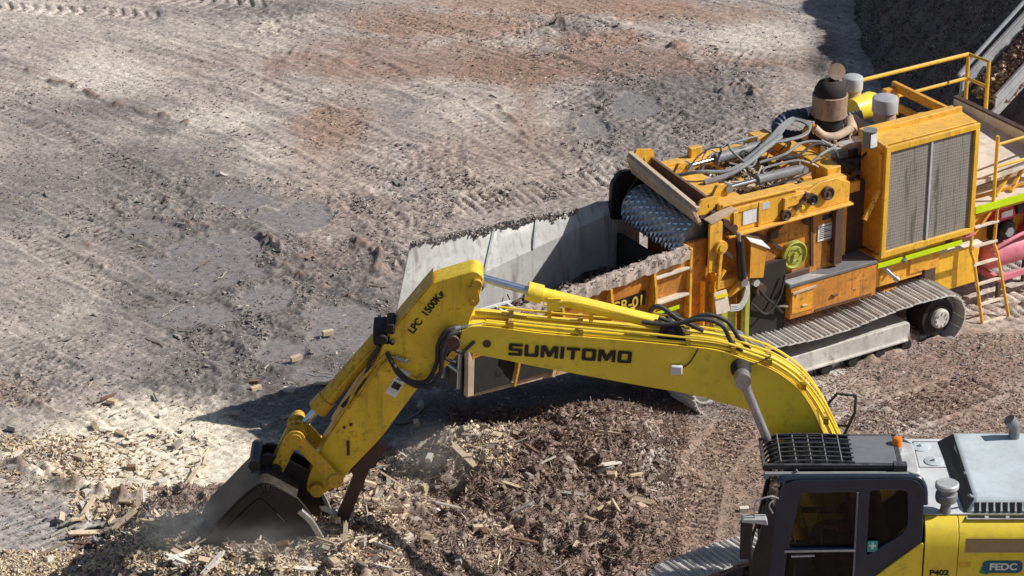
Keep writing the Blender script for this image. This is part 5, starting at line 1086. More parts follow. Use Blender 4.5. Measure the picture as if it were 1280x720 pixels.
def sstep(a, b, x): t = np.clip((x-a)/(b-a), 0, 1); return t*t*(3-2*t)
def rotc(x, y, deg): c, s = math.cos(R(deg)), math.sin(R(deg)); return x*c+y*s, -x*s+y*c

def patch(x, y, px, py, rx, ry, warp, z=0.0, soft=0.5, ang=0):
    """elliptical patch of ground surveyed at (px, py), radii in photo pixels turned into metres on the ground"""
    cx, cy = ground_at(px, py, z); x1, _ = ground_at(px+rx, py, z); _, y1 = ground_at(px, py-ry, z)
    dx, dy = x-cx, y-cy; sx, sy = abs(x1-cx), abs(y1-cy)
    if ang:
        s = sx; k = sy/sx
        c, sn = math.cos(R(ang)), math.sin(R(ang)); dyk = dy*0.42; dx, dy2 = dx*c-dyk*sn, dx*sn+dyk*c
        d = np.sqrt((dx/sx)**2+(dy2/(sy*0.42))**2)
    else: d = np.sqrt((dx/sx)**2+(dy/sy)**2)
    return sstep(1+soft, 1-soft, d + warp)

def pile_h(x, y):
    w = 0.35*fbm(x, y, 0.5, 3, 77)
    ramp_ = sstep(-6.3, -9.8, y + w*1.4)
    left = sstep(-5.9, -4.3, x + w - 0.10*(y+9)); right = 1-0.88*sstep(-1.5, 0.5, x + w*1.2 - 0.1*(y+8))
    h = 1.36*ramp_*left*right
    cx, cy = ground_at(330, 690, 1.7); h = h + 0.16*np.exp(-(np.clip(np.abs(x-cx)-0.7,0,9)**2/0.5+np.clip(np.abs(y-cy)-0.5,0,9)**2/0.35))*ramp_
    for (px, py, r, hh) in ((745,545,1.5,0.40),(620,575,1.0,0.38),(555,580,0.8,0.45),(680,640,1.2,0.25),(800,660,0.9,0.15),(640,700,0.8,0.3)):
        cx, cy = ground_at(px, py, 0.4); h = h + hh*np.exp(-((x-cx)**2+((y-cy)*0.9)**2)/(r*r)*1.6)
    # hollow by the bucket and the furrow on its left
    cx, cy = ground_at(225, 655, 1.0); h = h - 0.28*np.exp(-((x-cx)**2/0.35+(y-cy)**2/0.5))
    return h

def ground_h(x, y, fine=True):
    h = 0.05*fbm(x, y, 0.22, 3, 3) + 0.03*fbm(x, y, 0.8, 3, 9)
    ph = pile_h(x, y)
    h = h*(1-0.4*sstep(0.1,0.6,ph)) + ph
    if fine:
        rx, ry = rotc(x, y, -38)
        w = fbm(x, y, 0.7, 3, 21)
        # churned mud, clods
        R1 = np.clip(sum(patch(x, y, a, b, c, d, w*0.5) for a, b, c, d in ((300,350,90,70),(430,350,60,70),(840,140,110,55),(760,190,60,45),(900,100,60,30),(260,480,60,30),(520,240,90,60),(700,40,80,25),(60,470,60,40),(200,250,60,40),(360,30,60,18),(1010,175,60,40),(300,420,70,40))), 0, 1)
        P1 = np.maximum(sstep(0.05, 0.35, ph), sstep(-5.0, -6.2, y+0.6*w)*sstep(2.4, 1.4, x+0.5*w)*sstep(-3.5, -2.5, x))
        cxg, cyg = 5.6, -2.6; gu_ = (x-cxg)*0.84+(y-cyg)*0.54; gv_ = -(x-cxg)*0.54+(y-cyg)*0.84
        h = h + 0.05*sstep(4.6,3.4,np.abs(gu_+0.9))*sstep(3.2,2.0,np.abs(gv_-0.6))
        h = h + (0.014+0.05*R1+0.05*P1)*fbm(x, y, 3.1, 4, 31) + 0.17*P1*ridge(x, y, 1.5, 3, 61)+0.12*P1*ridge(x+7, y, 3.6, 3, 66)+0.05*P1*fbm(x, y, 9, 3, 68)
        for (px, py, r_, dp) in ((575,640,.28,.25),(640,668,.35,.25),(722,640,.3,.2),(560,615,.25,.2),(690,690,.3,.2),(770,655,.25,.15),(500,700,.3,.2),(380,705,.2,.15)):
            cx, cy = ground_at(px, py, 0.5); h = h - dp*np.exp(-((x-cx)**2+(y-cy)**2)/r_**2)
        h = h + (0.006+0.026*R1+0.03*P1)*ridge(x+0.15*w, y, 6.5, 3, 41)
        h = h + (0.004+0.010*R1+0.014*P1)*fbm(x, y, 16, 2, 45)
        # travel streaks and ruts
        st = perlin(rx*0.35, ry*4.2, 91); st2 = perlin(rx*0.5+9, ry*9.0, 92)
        h = h + (0.014*st+0.012*st2)*(1-P1) + (0.007+0.008*R1)*perlin(x*13,y*11,401) + (0.010+0.010*R1)*perlin(x*24,y*19,402)*np.clip(0.8+1.2*w,0.2,2)
        s = ridge(rx*0.16+3, ry*0.75, 1.0, 1, 95); h = h + 0.018*sstep(0.88, 1.0, s)*(1-P1)*np.clip(0.5+1.5*w,0,1)
    return h

def belt_prints(x, y, h, d, pts, width, pitch, depth, slant=0.0, edge=0.008):
    """imprints of a crawler or tyre pressed along a path"""
    for (a, b) in zip(pts[:-1], pts[1:]):
        ax, ay = a; bx, by = b; L = math.hypot(bx-ax, by-ay); tx, ty = (bx-ax)/L, (by-ay)/L
        s = (x-ax)*tx+(y-ay)*ty; t = -(x-ax)*ty+(y-ay)*tx
        m = sstep(0, 0.3, s)*sstep(L, L-0.3, s)*sstep(width/2+0.05, width/2-0.03, np.abs(t))
        m = m*np.clip(0.75+0.9*fbm(x, y, 1.3, 2, 120), 0, 1)
        ph = ((s+slant*np.abs(t)*1.0)/pitch) % 1.0
        g = sstep(0.0, 0.15, ph)*sstep(0.5, 0.35, ph)
        h = h - m*(0.012+depth*g) + edge*sstep(0.12, 0.0, np.abs(np.abs(t)-width/2-0.06))*sstep(0, 0.3, s)*sstep(L, L-0.3, s)
        d = np.maximum(d, m*g)
    return h, d

PUDDLES = ((430,408,52,30),(255,335,62,28),(300,305,30,14),(372,275,44,20),(245,395,50,14),(330,375,34,18),(795,137,28,20),(745,160,22,14),(300,250,34,12),(400,470,28,12),(190,285,34,10),(350,440,30,14),(210,330,30,8))
def wet_mask(x, y):
    W_ = fbm(x, y, 0.7, 4, 21)*0.6+fbm(x, y, 2.2, 4, 23)*0.35; m = np.zeros_like(x)
    for (a, b, c_, d_) in PUDDLES: m = np.maximum(m, patch(x, y, a, b, c_, d_, W_*1.1, soft=0.12))
    return m
def gpts(*pp): return [ground_at(*p) for p in pp]
def build_ground():
    def axis(lo, hi, step, far):
        core = np.arange(lo, hi, step); out = [core]
        g = []; s = step; p = hi
        while p < far: g.append(p); s *= 1.35; p += s
        k = []; s = step; p = lo-step
        while p > -far: k.append(p); s *= 1.35; p -= s
        return np.concatenate([np.array(k[::-1]), core, np.array(g)])
    xs = axis(-10.6, 10.6, 0.028, 600); ys = axis(-11.5, 15.0, 0.034, 600)
    Xg, Yg = np.meshgrid(xs, ys); x = Xg.ravel(); y = Yg.ravel()
    h = ground_h(x, y); d = np.zeros_like(x)
    h, d = belt_prints(x, y, h, d, gpts((-20,8),(120,14),(210,22)), 0.55, 0.24, 0.045, 0.5)
    h, d = belt_prints(x, y, h, d, gpts((200,-4),(340,10)), 0.9, 0.26, 0.05, 0.5)
    h, d = belt_prints(x, y, h, d, gpts((1205,402),(1330,362)), 0.8, 0.17, 0.05)
    h, d = belt_prints(x, y, h, d, gpts((1140,355),(1330,300)), 0.8, 0.17, 0.045)
    h, d = belt_prints(x, y, h, d, gpts((925,530),(880,600),(860,700)), 0.55, 0.16, 0.035)
    h, d = belt_prints(x, y, h, d, gpts((1240,480),(1060,545)), 0.8, 0.17, 0.03)
    h, d = belt_prints(x, y, h, d, gpts((560,260),(800,215)), 0.9, 0.17, 0.03)
    h, d = belt_prints(x, y, h, d, gpts((700,120),(930,180)), 1.0, 0.18, 0.03)
    h, d = belt_prints(x, y, h, d, gpts((470,330),(640,310)), 0.7, 0.17, 0.03)
    h, d = belt_prints(x, y, h, d, gpts((0,640),(150,720)), 0.7, 0.18, 0.02)
    for pp in (((20,290),(180,385),(340,480)),((60,250),(230,350),(390,450)),((240,70),(420,150),(620,250)),((280,150),(430,240),(560,330)),((0,420),(110,490),(200,560)),((0,130),(130,190),(230,260)),((420,60),(560,130),(700,230)),((0,610),(90,660),(170,730)),((700,20),(860,60),(1000,80)),((480,20),(640,60),(830,120))):
        h, d = belt_prints(x, y, h, d, gpts(*pp), 0.55, 0.16, 0.009, 0.0, 0.012)
    h, d = belt_prints(x, y, h, d, gpts((1000,455),(1260,375)), 0.5, 0.17, 0.0, edge=0.015)
    # windrows of scraped bark and mud: broken dark ridges
    ridge_m = np.zeros_like(x); wj = 0.10*fbm(x, y, 1.6, 3, 301)
    for pts, wd_, hh in (([(30,86),(90,112),(150,130),(232,152)],.10,.07),([(190,228),(215,262),(250,300),(262,320)],.06,.05),([(240,266),(290,322),(318,345)],.07,.06),([(325,296),(350,308),(372,322)],.13,.13),([(140,250),(170,285),(190,305)],.05,.04),([(440,300),(470,320),(480,345)],.14,.1),
                        ([(595,112),(640,150),(672,185),(690,200)],.07,.05),([(0,478),(40,505),(80,530)],.05,.05),([(75,160),(105,178)],.06,.05),([(300,65),(360,78),(372,60)],.05,.05),([(105,300),(125,335),(135,380)],.05,.03),([(350,330),(420,365),(450,380)],.08,.07),([(250,452),(300,470),(330,500)],.05,.04),
                        ([(665,45),(700,30),(735,42)],.12,.10),([(900,115),(925,105),(945,118)],.16,.14),([(835,60),(860,58)],.12,.12),([(0,572),(50,592),(110,612),(150,625),(200,622)],.16,.14),([(480,260),(560,300),(620,285)],.05,.04),([(700,190),(760,210)],.05,.04),([(1080,452),(1140,430),(1200,412)],.16,.12),([(1230,395),(1290,380)],.12,.08)):
        P_ = gpts(*pts)
        for (a, b) in zip(P_[:-1], P_[1:]):
            L_ = math.hypot(b[0]-a[0], b[1]-a[1]); t_ = np.clip(((x-a[0])*(b[0]-a[0])+(y-a[1])*(b[1]-a[1]))/L_**2, 0, 1)
            dd = np.hypot(x-a[0]-t_*(b[0]-a[0])+wj, y-a[1]-t_*(b[1]-a[1])+wj*1.3)
            g_ = np.exp(-(dd/wd_)**2)*np.clip(0.45+1.6*fbm(x, y, 3.5, 3, 303), 0, 1.3); h = h+hh*g_*0.9; ridge_m = np.maximum(ridge_m, g_)
    w = fbm(x, y, 0.7, 4, 21)*0.6; w2 = fbm(x, y, 2.2, 4, 23)*0.5
    W = w+w2*0.7+0.28*fbm(x, y, 7, 3, 27)
    # puddles: level, smooth, wet
    wet = wet_mask(x, y)
    hs = 0.05*fbm(x, y, 0.22, 3, 3) - 0.012
    h = h*(1-wet)+hs*wet
    # ----- colour
    n = len(x); base = np.array([0.42,0.352,0.315]); col = np.tile(base, (n, 1))
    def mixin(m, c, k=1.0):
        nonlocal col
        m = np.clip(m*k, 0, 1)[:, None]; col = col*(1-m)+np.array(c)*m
    f1 = fbm(x, y, 0.45, 4, 140); f2 = fbm(x, y, 1.7, 4, 150); f3 = fbm(x, y, 6, 3, 160); f4 = fbm(x, y, 18, 2, 170)
    rx, ry = rotc(x, y, -38); sk_ = fbm(rx*0.3, ry*2.6, 1.0, 3, 180)
    mixin(sstep(0.0, 0.6, f1+0.35*f2), (0.55,0.475,0.41), 0.8)
    mixin(sstep(0.05, 0.6, -f1+0.4*f2), (0.29,0.25,0.235), 0.85)
    mixin(sstep(0.1, 0.5, sk_), (0.58,0.50,0.425), 0.6); mixin(sstep(0.10, 0.45, -sk_), (0.235,0.20,0.185), 0.6)
    pale = (0.68,0.60,0.51); dark = (0.17,0.15,0.145); brown = (0.36,0.245,0.19); red = (0.36,0.22,0.155); tan = (0.36,0.25,0.185)
    for (a, b, c_, d_, k) in ((130,95,70,26,.8),(280,150,55,18,.7),(170,255,60,20,.5),(85,270,60,26,.75),(95,400,30,36,.7),(200,520,90,24,.6),(765,190,50,20,.8),(600,62,120,18,.6),(950,52,60,24,.7),(540,95,60,14,.5),(620,150,70,30,.4),(330,190,70,16,.5),(40,20,90,24,.4),(240,45,120,20,.3),(880,60,60,20,.3),(600,230,60,20,.35),(1010,490,110,14,.9),(820,600,26,36,.45),(1230,360,80,14,.6)):
        mixin(patch(x, y, a, b, c_, d_, W), pale, k)
    for (a, b, c_, d_, k) in ((410,160,44,30,1),(430,92,30,16,.7),(560,32,120,16,.95),(480,20,80,10,.6),(645,88,70,20,1),(735,52,70,12,.9),(850,58,12,10,1),(690,8,160,12,.9),(830,12,80,14,.9),(900,20,70,10,.7),(660,145,20,35,.7),(510,90,40,16,.5),(470,330,40,40,.6),(540,270,50,30,.35),(960,120,40,12,.4),(440,55,50,10,.5),(15,492,36,14,.9)):
        mixin(patch(x, y, a, b, c_, d_, W), red if k > .8 else brown, min(k, .95)*0.85)
    for (a, b, c_, d_, k) in ((840,125,90,50,.9),(760,160,55,40,.75),(900,100,60,26,.6),(715,32,40,14,.7),(330,12,60,12,.7),(300,355,80,60,.55),(440,320,45,60,.75),(340,300,34,12,1),(250,400,50,20,.6),(140,135,50,10,.6),(200,160,30,8,.6),(100,155,110,40,.35),(215,210,80,50,.4),(60,460,60,40,.4),(400,355,60,30,.55),(470,400,30,40,.8),(790,195,30,10,.7),(1000,180,60,40,.3),(270,470,70,26,.45),(530,240,80,30,.3),(60,650,90,40,.45),(170,200,40,30,.3)):
        mixin(patch(x, y, a, b, c_, d_, W), dark, k)
    mixin(patch(x, y, 700, 512, 230, 40, W*0.6), (0.10,0.085,0.08), .95); mixin(patch(x, y, 350, 535, 120, 34, W*0.6), (0.20,0.185,0.18), .85)  # dark ground, colour pushed darker to deepen the hopper's cast shadow
    mixin(patch(x, y, 330, 350, 170, 120, W, 0.7), (0.165,0.148,0.142), .9); mixin(patch(x, y, 440, 390, 95, 110, W, 0.7), (0.15,0.134,0.13), .85); mixin(patch(x, y, 130, 200, 170, 55, W, 0.7), (0.215,0.19,0.178), .85); mixin(patch(x, y, 250, 270, 120, 60, W, 0.7), (0.19,0.168,0.158), .75); mixin(patch(x, y, 200, 480, 260, 26, W, 0.7), (0.27,0.235,0.21), .6); mixin(patch(x, y, 60, 350, 60, 160, W, 0.8), (0.33,0.285,0.25), .5); mixin(patch(x, y, 640, 30, 300, 22, W*1.3, 0.7), (0.30,0.185,0.14), .8); mixin(patch(x, y, 640, 140, 110, 50, W*1.3, 0.8), (0.36,0.255,0.20), .55); mixin(patch(x, y, 640, 240, 170, 40, W*1.3, 0.8), (0.36,0.30,0.265), .6); mixin(patch(x, y, 420, 160, 60, 110, W*1.2, 0.8), (0.36,0.25,0.20), .4); mixin(patch(x, y, 830, 130, 130, 70, W, 0.7), (0.22,0.19,0.18), .55)
    mixin(sstep(0.25, 0.8, ridge_m), (0.20,0.155,0.135), .8)
    mixin(patch(x, y, 30, 680, 110, 50, W*0.5), (0.40,0.365,0.34), .7)
    # brown bark floor around the excavator
    mixin(sstep(-4.3, -5.0, y+W*0.8+0.05*x)*sstep(-1.2, 0.2, x+W*1.5), (0.285,0.195,0.15), .92)
    mixin(patch(x, y, 1190, 470, 130, 60, W, soft=.7), (0.32,0.215,0.17), .9)
    mixin(patch(x, y, 820, 600, 24, 34, W), (0.44,0.40,0.35), .8)
    # pale sawdust apron left of the bucket
    mixin(patch(x, y, 170, 560, 170, 52, W*0.7, soft=.35), (0.86,0.75,0.58), .95)
    mixin(patch(x, y, 300, 600, 90, 40, W*0.7, soft=.35), (0.82,0.72,0.57), .9)
    mixin(patch(x, y, 100, 585, 40, 14, W), (0.74,0.55,0.34), .6)
    mixin(sstep(0.25, 0.8, ridge_m), (0.24,0.17,0.135), .85)
    ph = pile_h(x, y); pm = sstep(0.12, 0.42, ph+0.15*f2)*sstep(-5.6, -6.6, y+0.4*f2)
    mixin(pm, (0.235,0.165,0.13), .92)
    mixin(pm*sstep(0.0, 0.5, f2+0.5*f3)*sstep(1.6, -0.8, x), (0.50,0.41,0.32), .6)
    mixin(pm*sstep(0.1, 0.5, -f2+0.4*f3), (0.14,0.10,0.082), .7); mixin(pm*sstep(0.15, 0.5, fbm(x, y, 0.9, 3, 733)), (0.33,0.285,0.245), .7)
    mixin(sstep(0.3, 0.8, ridge_m)*(h < 0.5), (0.24,0.17,0.135), .85)
    mixin(patch(x, y, 590, 560, 50, 30, W, 0.6), (0.55,0.47,0.36), .85)
    mixin(patch(x, y, 40, 712, 90, 20, W, 0.5), (0.75,0.63,0.45), .9)
    # fine mottling
    col *= 0.97*(1+0.20*f3+0.18*f4)[:, None]; col *= (1-0.10*d)[:, None]
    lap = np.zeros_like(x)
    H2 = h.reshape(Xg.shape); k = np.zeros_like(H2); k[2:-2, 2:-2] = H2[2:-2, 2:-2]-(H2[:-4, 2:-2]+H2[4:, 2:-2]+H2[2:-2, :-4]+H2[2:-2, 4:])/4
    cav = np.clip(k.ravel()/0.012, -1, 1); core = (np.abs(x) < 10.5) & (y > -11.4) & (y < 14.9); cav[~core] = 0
    col *= (1+0.30*cav)[:, None]     # relief shading put into the colour: darker hollows, lighter crests
    wc = np.array([0.27,0.24,0.232]); m = wet[:, None]*0.85; col = col*(1-m)+wc*m*(1+0.12*f1[:, None])
    col = np.clip(col, 0.012, 0.9)
    nx, ny = len(xs), len(ys)
    me = bpy.data.meshes.new('ground'); me.vertices.add(n)
    co = np.empty((n, 3), np.float32); co[:, 0] = x; co[:, 1] = y; co[:, 2] = h
    me.vertices.foreach_set('co', co.ravel())
    i = (np.arange(ny-1)[:, None]*nx+np.arange(nx-1)[None, :]).ravel()
    q = np.stack([i, i+1, i+nx+1, i+nx], 1).astype(np.int32); nf = len(q)
    me.loops.add(nf*4); me.loops.foreach_set('vertex_index', q.ravel()); me.polygons.add(nf)
    me.polygons.foreach_set('loop_start', np.arange(0, nf*4, 4, dtype=np.int32)); me.polygons.foreach_set('loop_total', np.full(nf, 4, np.int32))
    me.update(calc_edges=True); me.polygons.foreach_set('use_smooth', np.ones(nf, bool))
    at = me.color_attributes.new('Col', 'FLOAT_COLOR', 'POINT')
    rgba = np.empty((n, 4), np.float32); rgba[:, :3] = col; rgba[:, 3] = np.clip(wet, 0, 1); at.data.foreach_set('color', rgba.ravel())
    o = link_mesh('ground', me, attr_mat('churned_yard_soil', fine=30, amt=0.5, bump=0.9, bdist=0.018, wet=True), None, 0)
    me.polygons.foreach_set('use_smooth', np.ones(nf, bool))
    o['kind'] = 'structure'
    return o
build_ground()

# ================================================================== LOOSE WOOD
debris_mat = attr_mat('shredded_wood', rough=0.9, fine=90, amt=0.3, bump=0.3, bdist=0.004)
def slivers(name, P, size, cols, label, cat, tilt=0.5, parent=None, kind='stuff', align=None):
    """many small wood slivers as one mesh; P (n,3) positions, size (n,3), cols (n,3)"""
    n = len(P); r = RNG
    yaw = r.uniform(0, 2*np.pi, n) if align is None else align+r.normal(0, 0.4, n)
    pit = r.normal(0, tilt, n); rol = r.normal(0, tilt, n)
    c = np.array([[-1,-1,-1],[1,-1,-1],[1,1,-1],[-1,1,-1],[-1,-1,1],[1,-1,1],[1,1,1],[-1,1,1]], float)*0.5
    V = c[None]*size[:, None, :]
    V[:, :, 1] *= (1+0.5*c[None, :, 0]*r.uniform(-1, 1, n)[:, None])     # tapering
    cr, sr = np.cos(rol)[:, None], np.sin(rol)[:, None]; y_, z_ = V[:, :, 1]*cr-V[:, :, 2]*sr, V[:, :, 1]*sr+V[:, :, 2]*cr
    cp, sp = np.cos(pit)[:, None], np.sin(pit)[:, None]; x_, z2 = V[:, :, 0]*cp+z_*sp, -V[:, :, 0]*sp+z_*cp
    cy, sy = np.cos(yaw)[:, None], np.sin(yaw)[:, None]
    W_ = np.stack([x_*cy-y_*sy, x_*sy+y_*cy, z2], 2)+P[:, None, :]
    f = np.array([[0,3,2,1],[4,5,6,7],[0,1,5,4],[1,2,6,5],[2,3,7,6],[3,0,4,7]])
    F = (f[None]+(np.arange(n)*8)[:, None, None]).reshape(-1, 4).astype(np.int32)
    me = bpy.data.meshes.new(name); me.vertices.add(n*8); me.vertices.foreach_set('co', W_.reshape(-1).astype(np.float32))
    nf = len(F); me.loops.add(nf*4); me.loops.foreach_set('vertex_index', F.ravel()); me.polygons.add(nf)
    me.polygons.foreach_set('loop_start', np.arange(0, nf*4, 4, dtype=np.int32)); me.polygons.foreach_set('loop_total', np.full(nf, 4, np.int32))
    me.update(calc_edges=True)
    at = me.color_attributes.new('Col', 'FLOAT_COLOR', 'POINT'); rgba = np.ones((n, 8, 4), np.float32); rgba[:, :, :3] = cols[:, None, :]
    at.data.foreach_set('color', rgba.ravel())
    me.shade_flat(); o = link_mesh(name, me, debris_mat, parent, 0)
    if kind: o['kind'] = kind
    if label: o['label'] = label; o['category'] = cat
    return o
def palette(n, items):
    w = np.array([i[1] for i in items], float); w /= w.sum(); k = RNG.choice(len(items), n, p=w)
    c = np.array([i[0] for i in items])[k]; return np.clip(c*(1+RNG.normal(0, 0.18, (n, 1))), 0.01, 0.9)
CREAM = (0.66,0.54,0.38); TANW = (0.50,0.36,0.22); BARK = (0.17,0.105,0.078); DARKB = (0.07,0.048,0.04); REDB = (0.28,0.17,0.125); GREYW = (0.50,0.44,0.38)

def on_ground(x, y, lift=0.0): return np.stack([x, y, ground_h(x, y)+lift], 1)
def on_slope(px, py):
    """ground positions (arrays) seen at the surveyed spots, following the slope"""
    z = np.zeros_like(px)
    for it in range(7):
        dy = _F[1]-_U[1]*(py-360)/FOC; dz = _F[2]-_U[2]*(py-360)/FOC; t = (z-CAM_LOC[2])/dz
        X_ = t*(px-640)/FOC; Y_ = CAM_LOC[1]+t*dy; z = 0.45*z+0.55*ground_h(X_, Y_, False)
    return X_, Y_
def region(n, boxes, z=None):
    xs, ys = [], []
    for (x0, y0, x1, y1, w) in boxes:
        m = int(n*w/sum(b[4] for b in boxes)); a, b = on_slope(RNG.uniform(x0, x1, m), RNG.uniform(y0, y1, m)); xs.append(a); ys.append(b)
    return np.concatenate(xs), np.concatenate(ys)
# bark and shredded fibre on the pile
x, y = region(24000, ((200,620,480,735,2.2),(430,560,850,735,6),(560,510,860,570,2.2),(90,665,260,735,.7),(150,610,260,670,.5),(0,565,130,620,.18)))
n = len(x)
L = RNG.gamma(2.0, 0.034, n)+0.025
slivers('shredded_bark', on_ground(x, y, 0.010), np.stack([L, RNG.gamma(2,0.0025,n)+0.004, RNG.uniform(0.004,0.010,n)], 1),
        palette(n, (((0.21,0.14,0.11),7),((0.12,0.082,0.066),4),((0.29,0.19,0.145),5),(TANW,.5),(GREYW,.6),(CREAM,0.15))), 'brown shredded bark and fibre covering the wood pile', 'shredded bark', 0.55)
x, y = region(15000, ((190,672,440,735,6),(420,590,510,735,1.2),(0,690,210,735,3),(0,540,260,600,.35),(90,610,220,650,.8),(440,620,640,735,.35),(0,545,110,595,.35),(560,545,640,600,.5)))
n = len(x); L = RNG.gamma(1.6, 0.04, n)+0.02
slivers('wood_chips', on_ground(x, y, 0.014), np.stack([L, RNG.gamma(2,0.007,n)+0.006, RNG.uniform(0.005,0.02,n)], 1),
        palette(n, ((CREAM,6),(TANW,2.5),(GREYW,2),(REDB,0.6))), 'pale wood chips and splinters strewn around the bucket', 'wood chips', 0.45)
# sparse litter over the yard
x, y = region(16000, ((0,0,1080,560,6),(0,560,160,740,.5),(840,500,1280,620,2.2),(380,110,460,190,.25),(430,10,760,60,.9),(560,60,820,110,.6),(0,470,60,510,.25)), 0.0)
n = len(x); L = RNG.gamma(1.2, 0.016, n)+0.012
slivers('yard_litter', on_ground(x, y, 0.002), np.stack([L, RNG.gamma(2,0.004,n)+0.005, RNG.uniform(0.004,0.010,n)], 1),
        palette(n, ((BARK,3.5),(DARKB,3),(REDB,2),(TANW,1.2),(GREYW,2.2),(CREAM,.9))), 'fine scraps of bark and chips littering the muddy yard', 'wood litter', 0.2)
x, y = region(14000, ((830,500,1030,720,3),(1000,420,1290,560,3),(600,540,860,720,1)), 0.0)
n = len(x); L = RNG.gamma(1.6, 0.015, n)+0.015
slivers('bark_litter', on_ground(x, y, 0.002), np.stack([L, RNG.gamma(2,0.004,n)+0.004, RNG.uniform(0.004,0.009,n)], 1),
        palette(n, (((0.24,0.16,0.125),5),((0.15,0.10,0.08),3),((0.31,0.215,0.165),5),(TANW,.3),(GREYW,.4))), 'reddish brown bark litter trodden into the ground near the excavator', 'bark litter', 0.35)

x, y = region(2200, ((430,570,850,735,6),(560,515,860,570,2),(90,660,430,735,2)))
n = len(x); s_ = RNG.gamma(1.8, 0.012, n)+0.014
slivers('bark_clumps', on_ground(x, y, 0.01), np.stack([s_*RNG.uniform(1,1.6,n), s_, s_*RNG.uniform(0.6,0.9,n)], 1), palette(n, (((0.21,0.15,0.118),4),((0.13,0.092,0.075),3),((0.29,0.24,0.205),2))), 'rough clumps of damp bark and soil in the heap', 'bark clumps', 0.6)
# clods of churned mud
x, y = region(30000, ((220,220,520,480,7),(0,100,300,300,3),(690,80,950,230,4),(440,200,700,300,3),(0,0,1050,560,9),(620,20,900,70,1.2),(950,150,1060,240,.5),(1080,420,1280,480,1.2)))
k = (fbm(x, y, 1.1, 3, 611) > 0.02) & (wet_mask(x, y) < 0.3); x, y = x[k], y[k]; n = len(x); s_ = RNG.gamma(1.5, 0.0055, n)+0.007
slivers('mud_clods', on_ground(x, y, 0.001), np.stack([s_*RNG.uniform(1,3.2,n), s_, s_*RNG.uniform(0.5,0.9,n)], 1),
        palette(n, (((0.27,0.235,0.215),5),((0.17,0.148,0.14),3),((0.42,0.365,0.325),3),((0.28,0.195,0.155),1))), 'clods and crumbs of churned grey mud over the yard', 'mud clods', 0.3)

# countable pieces of timber
wood = {}
for nm, c1, c2 in (('pale', (0.70,0.56,0.39), (0.56,0.42,0.27)), ('grey', (0.44,0.40,0.35), (0.30,0.27,0.23)), ('brown', (0.30,0.17,0.10), (0.16,0.09,0.06)), ('whitewood', (0.78,0.73,0.66), (0.62,0.55,0.46))):
    m, nt, b = new_mat(nm+'_sawn_timber'); tc = nt.nodes.new('ShaderNodeTexCoord').outputs['Object']
    mp = nt.nodes.new('ShaderNodeMapping'); mp.inputs['Scale'].default_value = (3, 40, 40); nt.links.new(tc, mp.inputs[0])
    nn = noise_node(nt, mp.outputs[0], 1.0, 5, 0.65, 0.8); nl = noise_node(nt, tc, 14, 4, 0.6)
    c = mixc(nt, ramp(nt, nn, 0.3, 0.7), c2, c1); c = mixc(nt, mathn(nt, 'MULTIPLY', ramp(nt, nl, 0.55, 0.7), 0.5), c, (0.16,0.11,0.08))
    nt.links.new(c, b.inputs['Base Color']); b.inputs['Roughness'].default_value = 0.85; wood[nm] = m
def timber_mesh(kind, i):
    q = MB(); r = random.Random(i*7+len(kind))
    if kind == 'block': l, w_, h_ = r.uniform(.16,.24), r.uniform(.09,.13), r.uniform(.07,.10)
    elif kind == 'plank': l, w_, h_ = r.uniform(.4,.75), r.uniform(.07,.12), r.uniform(.025,.04)
    elif kind == 'stake': l, w_, h_ = r.uniform(.3,.5), r.uniform(.035,.06), r.uniform(.03,.05)
    else: l, w_, h_ = r.uniform(.4,.8), r.uniform(.012,.02), r.uniform(.012,.02)
    j = lambda s: r.uniform(-s, s)
    if kind in ('block',):
        q.hexa([(-l/2,-w_/2,-h_/2),(l/2+j(.01),-w_/2,-h_/2),(l/2,w_/2,-h_/2),(-l/2,w_/2,-h_/2),(-l/2,-w_/2,h_/2),(l/2+j(.01),-w_/2,h_/2),(l/2,w_/2,h_/2),(-l/2,w_/2,h_/2)])
    elif kind == 'stick':
        q.tube([(-l/2,0,0),(-l/6,j(.03),j(.02)),(l/6,j(.04),j(.02)),(l/2,j(.06),j(.03))], w_, 6, 3)
    else:   # jagged broken ends
        n_ = 6; pts_a = [(l/2+r.uniform(-.09,.03), -w_/2+w_*k/(n_-1)) for k in range(n_)]; pts_b = [(-l/2+r.uniform(-.03,.08), w_/2-w_*k/(n_-1)) for k in range(n_)]
        q.prism(pts_a+pts_b, -h_/2, h_/2, 'z')
    return q
tcache = {}; rg_s = random.Random(21)
def timber(kind, mat, x, y, yaw, tilt=0.0, roll=0.0, z=None, label=None, group=None, i=0):
    key = (kind, mat, i % 5)
    nm = {'block':'timber_offcut','plank':'broken_plank','stake':'wood_stake','stick':'stick'}[kind]
    if key not in tcache:
        o = timber_mesh(kind, i % 5).build(nm, wood[mat], None, 0.004 if kind != 'stick' else 0, 30); tcache[key] = o
    else:
        o = tcache[key].copy(); COL.objects.link(o)
    if z is None: z = float(ground_h(np.array([x]), np.array([y]))[0]) + {'block':0.035,'plank':0.03,'stake':0.03,'stick':0.012}[kind] + abs(math.sin(tilt))*0.16
    sc_ = {'block':0.72,'plank':0.72,'stake':0.75,'stick':0.6}[kind]; o.scale = (sc_*rg_s.uniform(0.75,1.15), sc_*rg_s.uniform(0.8,1.1), sc_); o.location = (x, y, z); o.rotation_euler = (roll, -tilt, yaw)
    for k_ in ('label','category','group','kind'):
        if k_ in o: del o[k_]
    tag(o, label, {'block':'timber offcut','plank':'plank','stake':'stake','stick':'stick'}[kind], group)
    return o
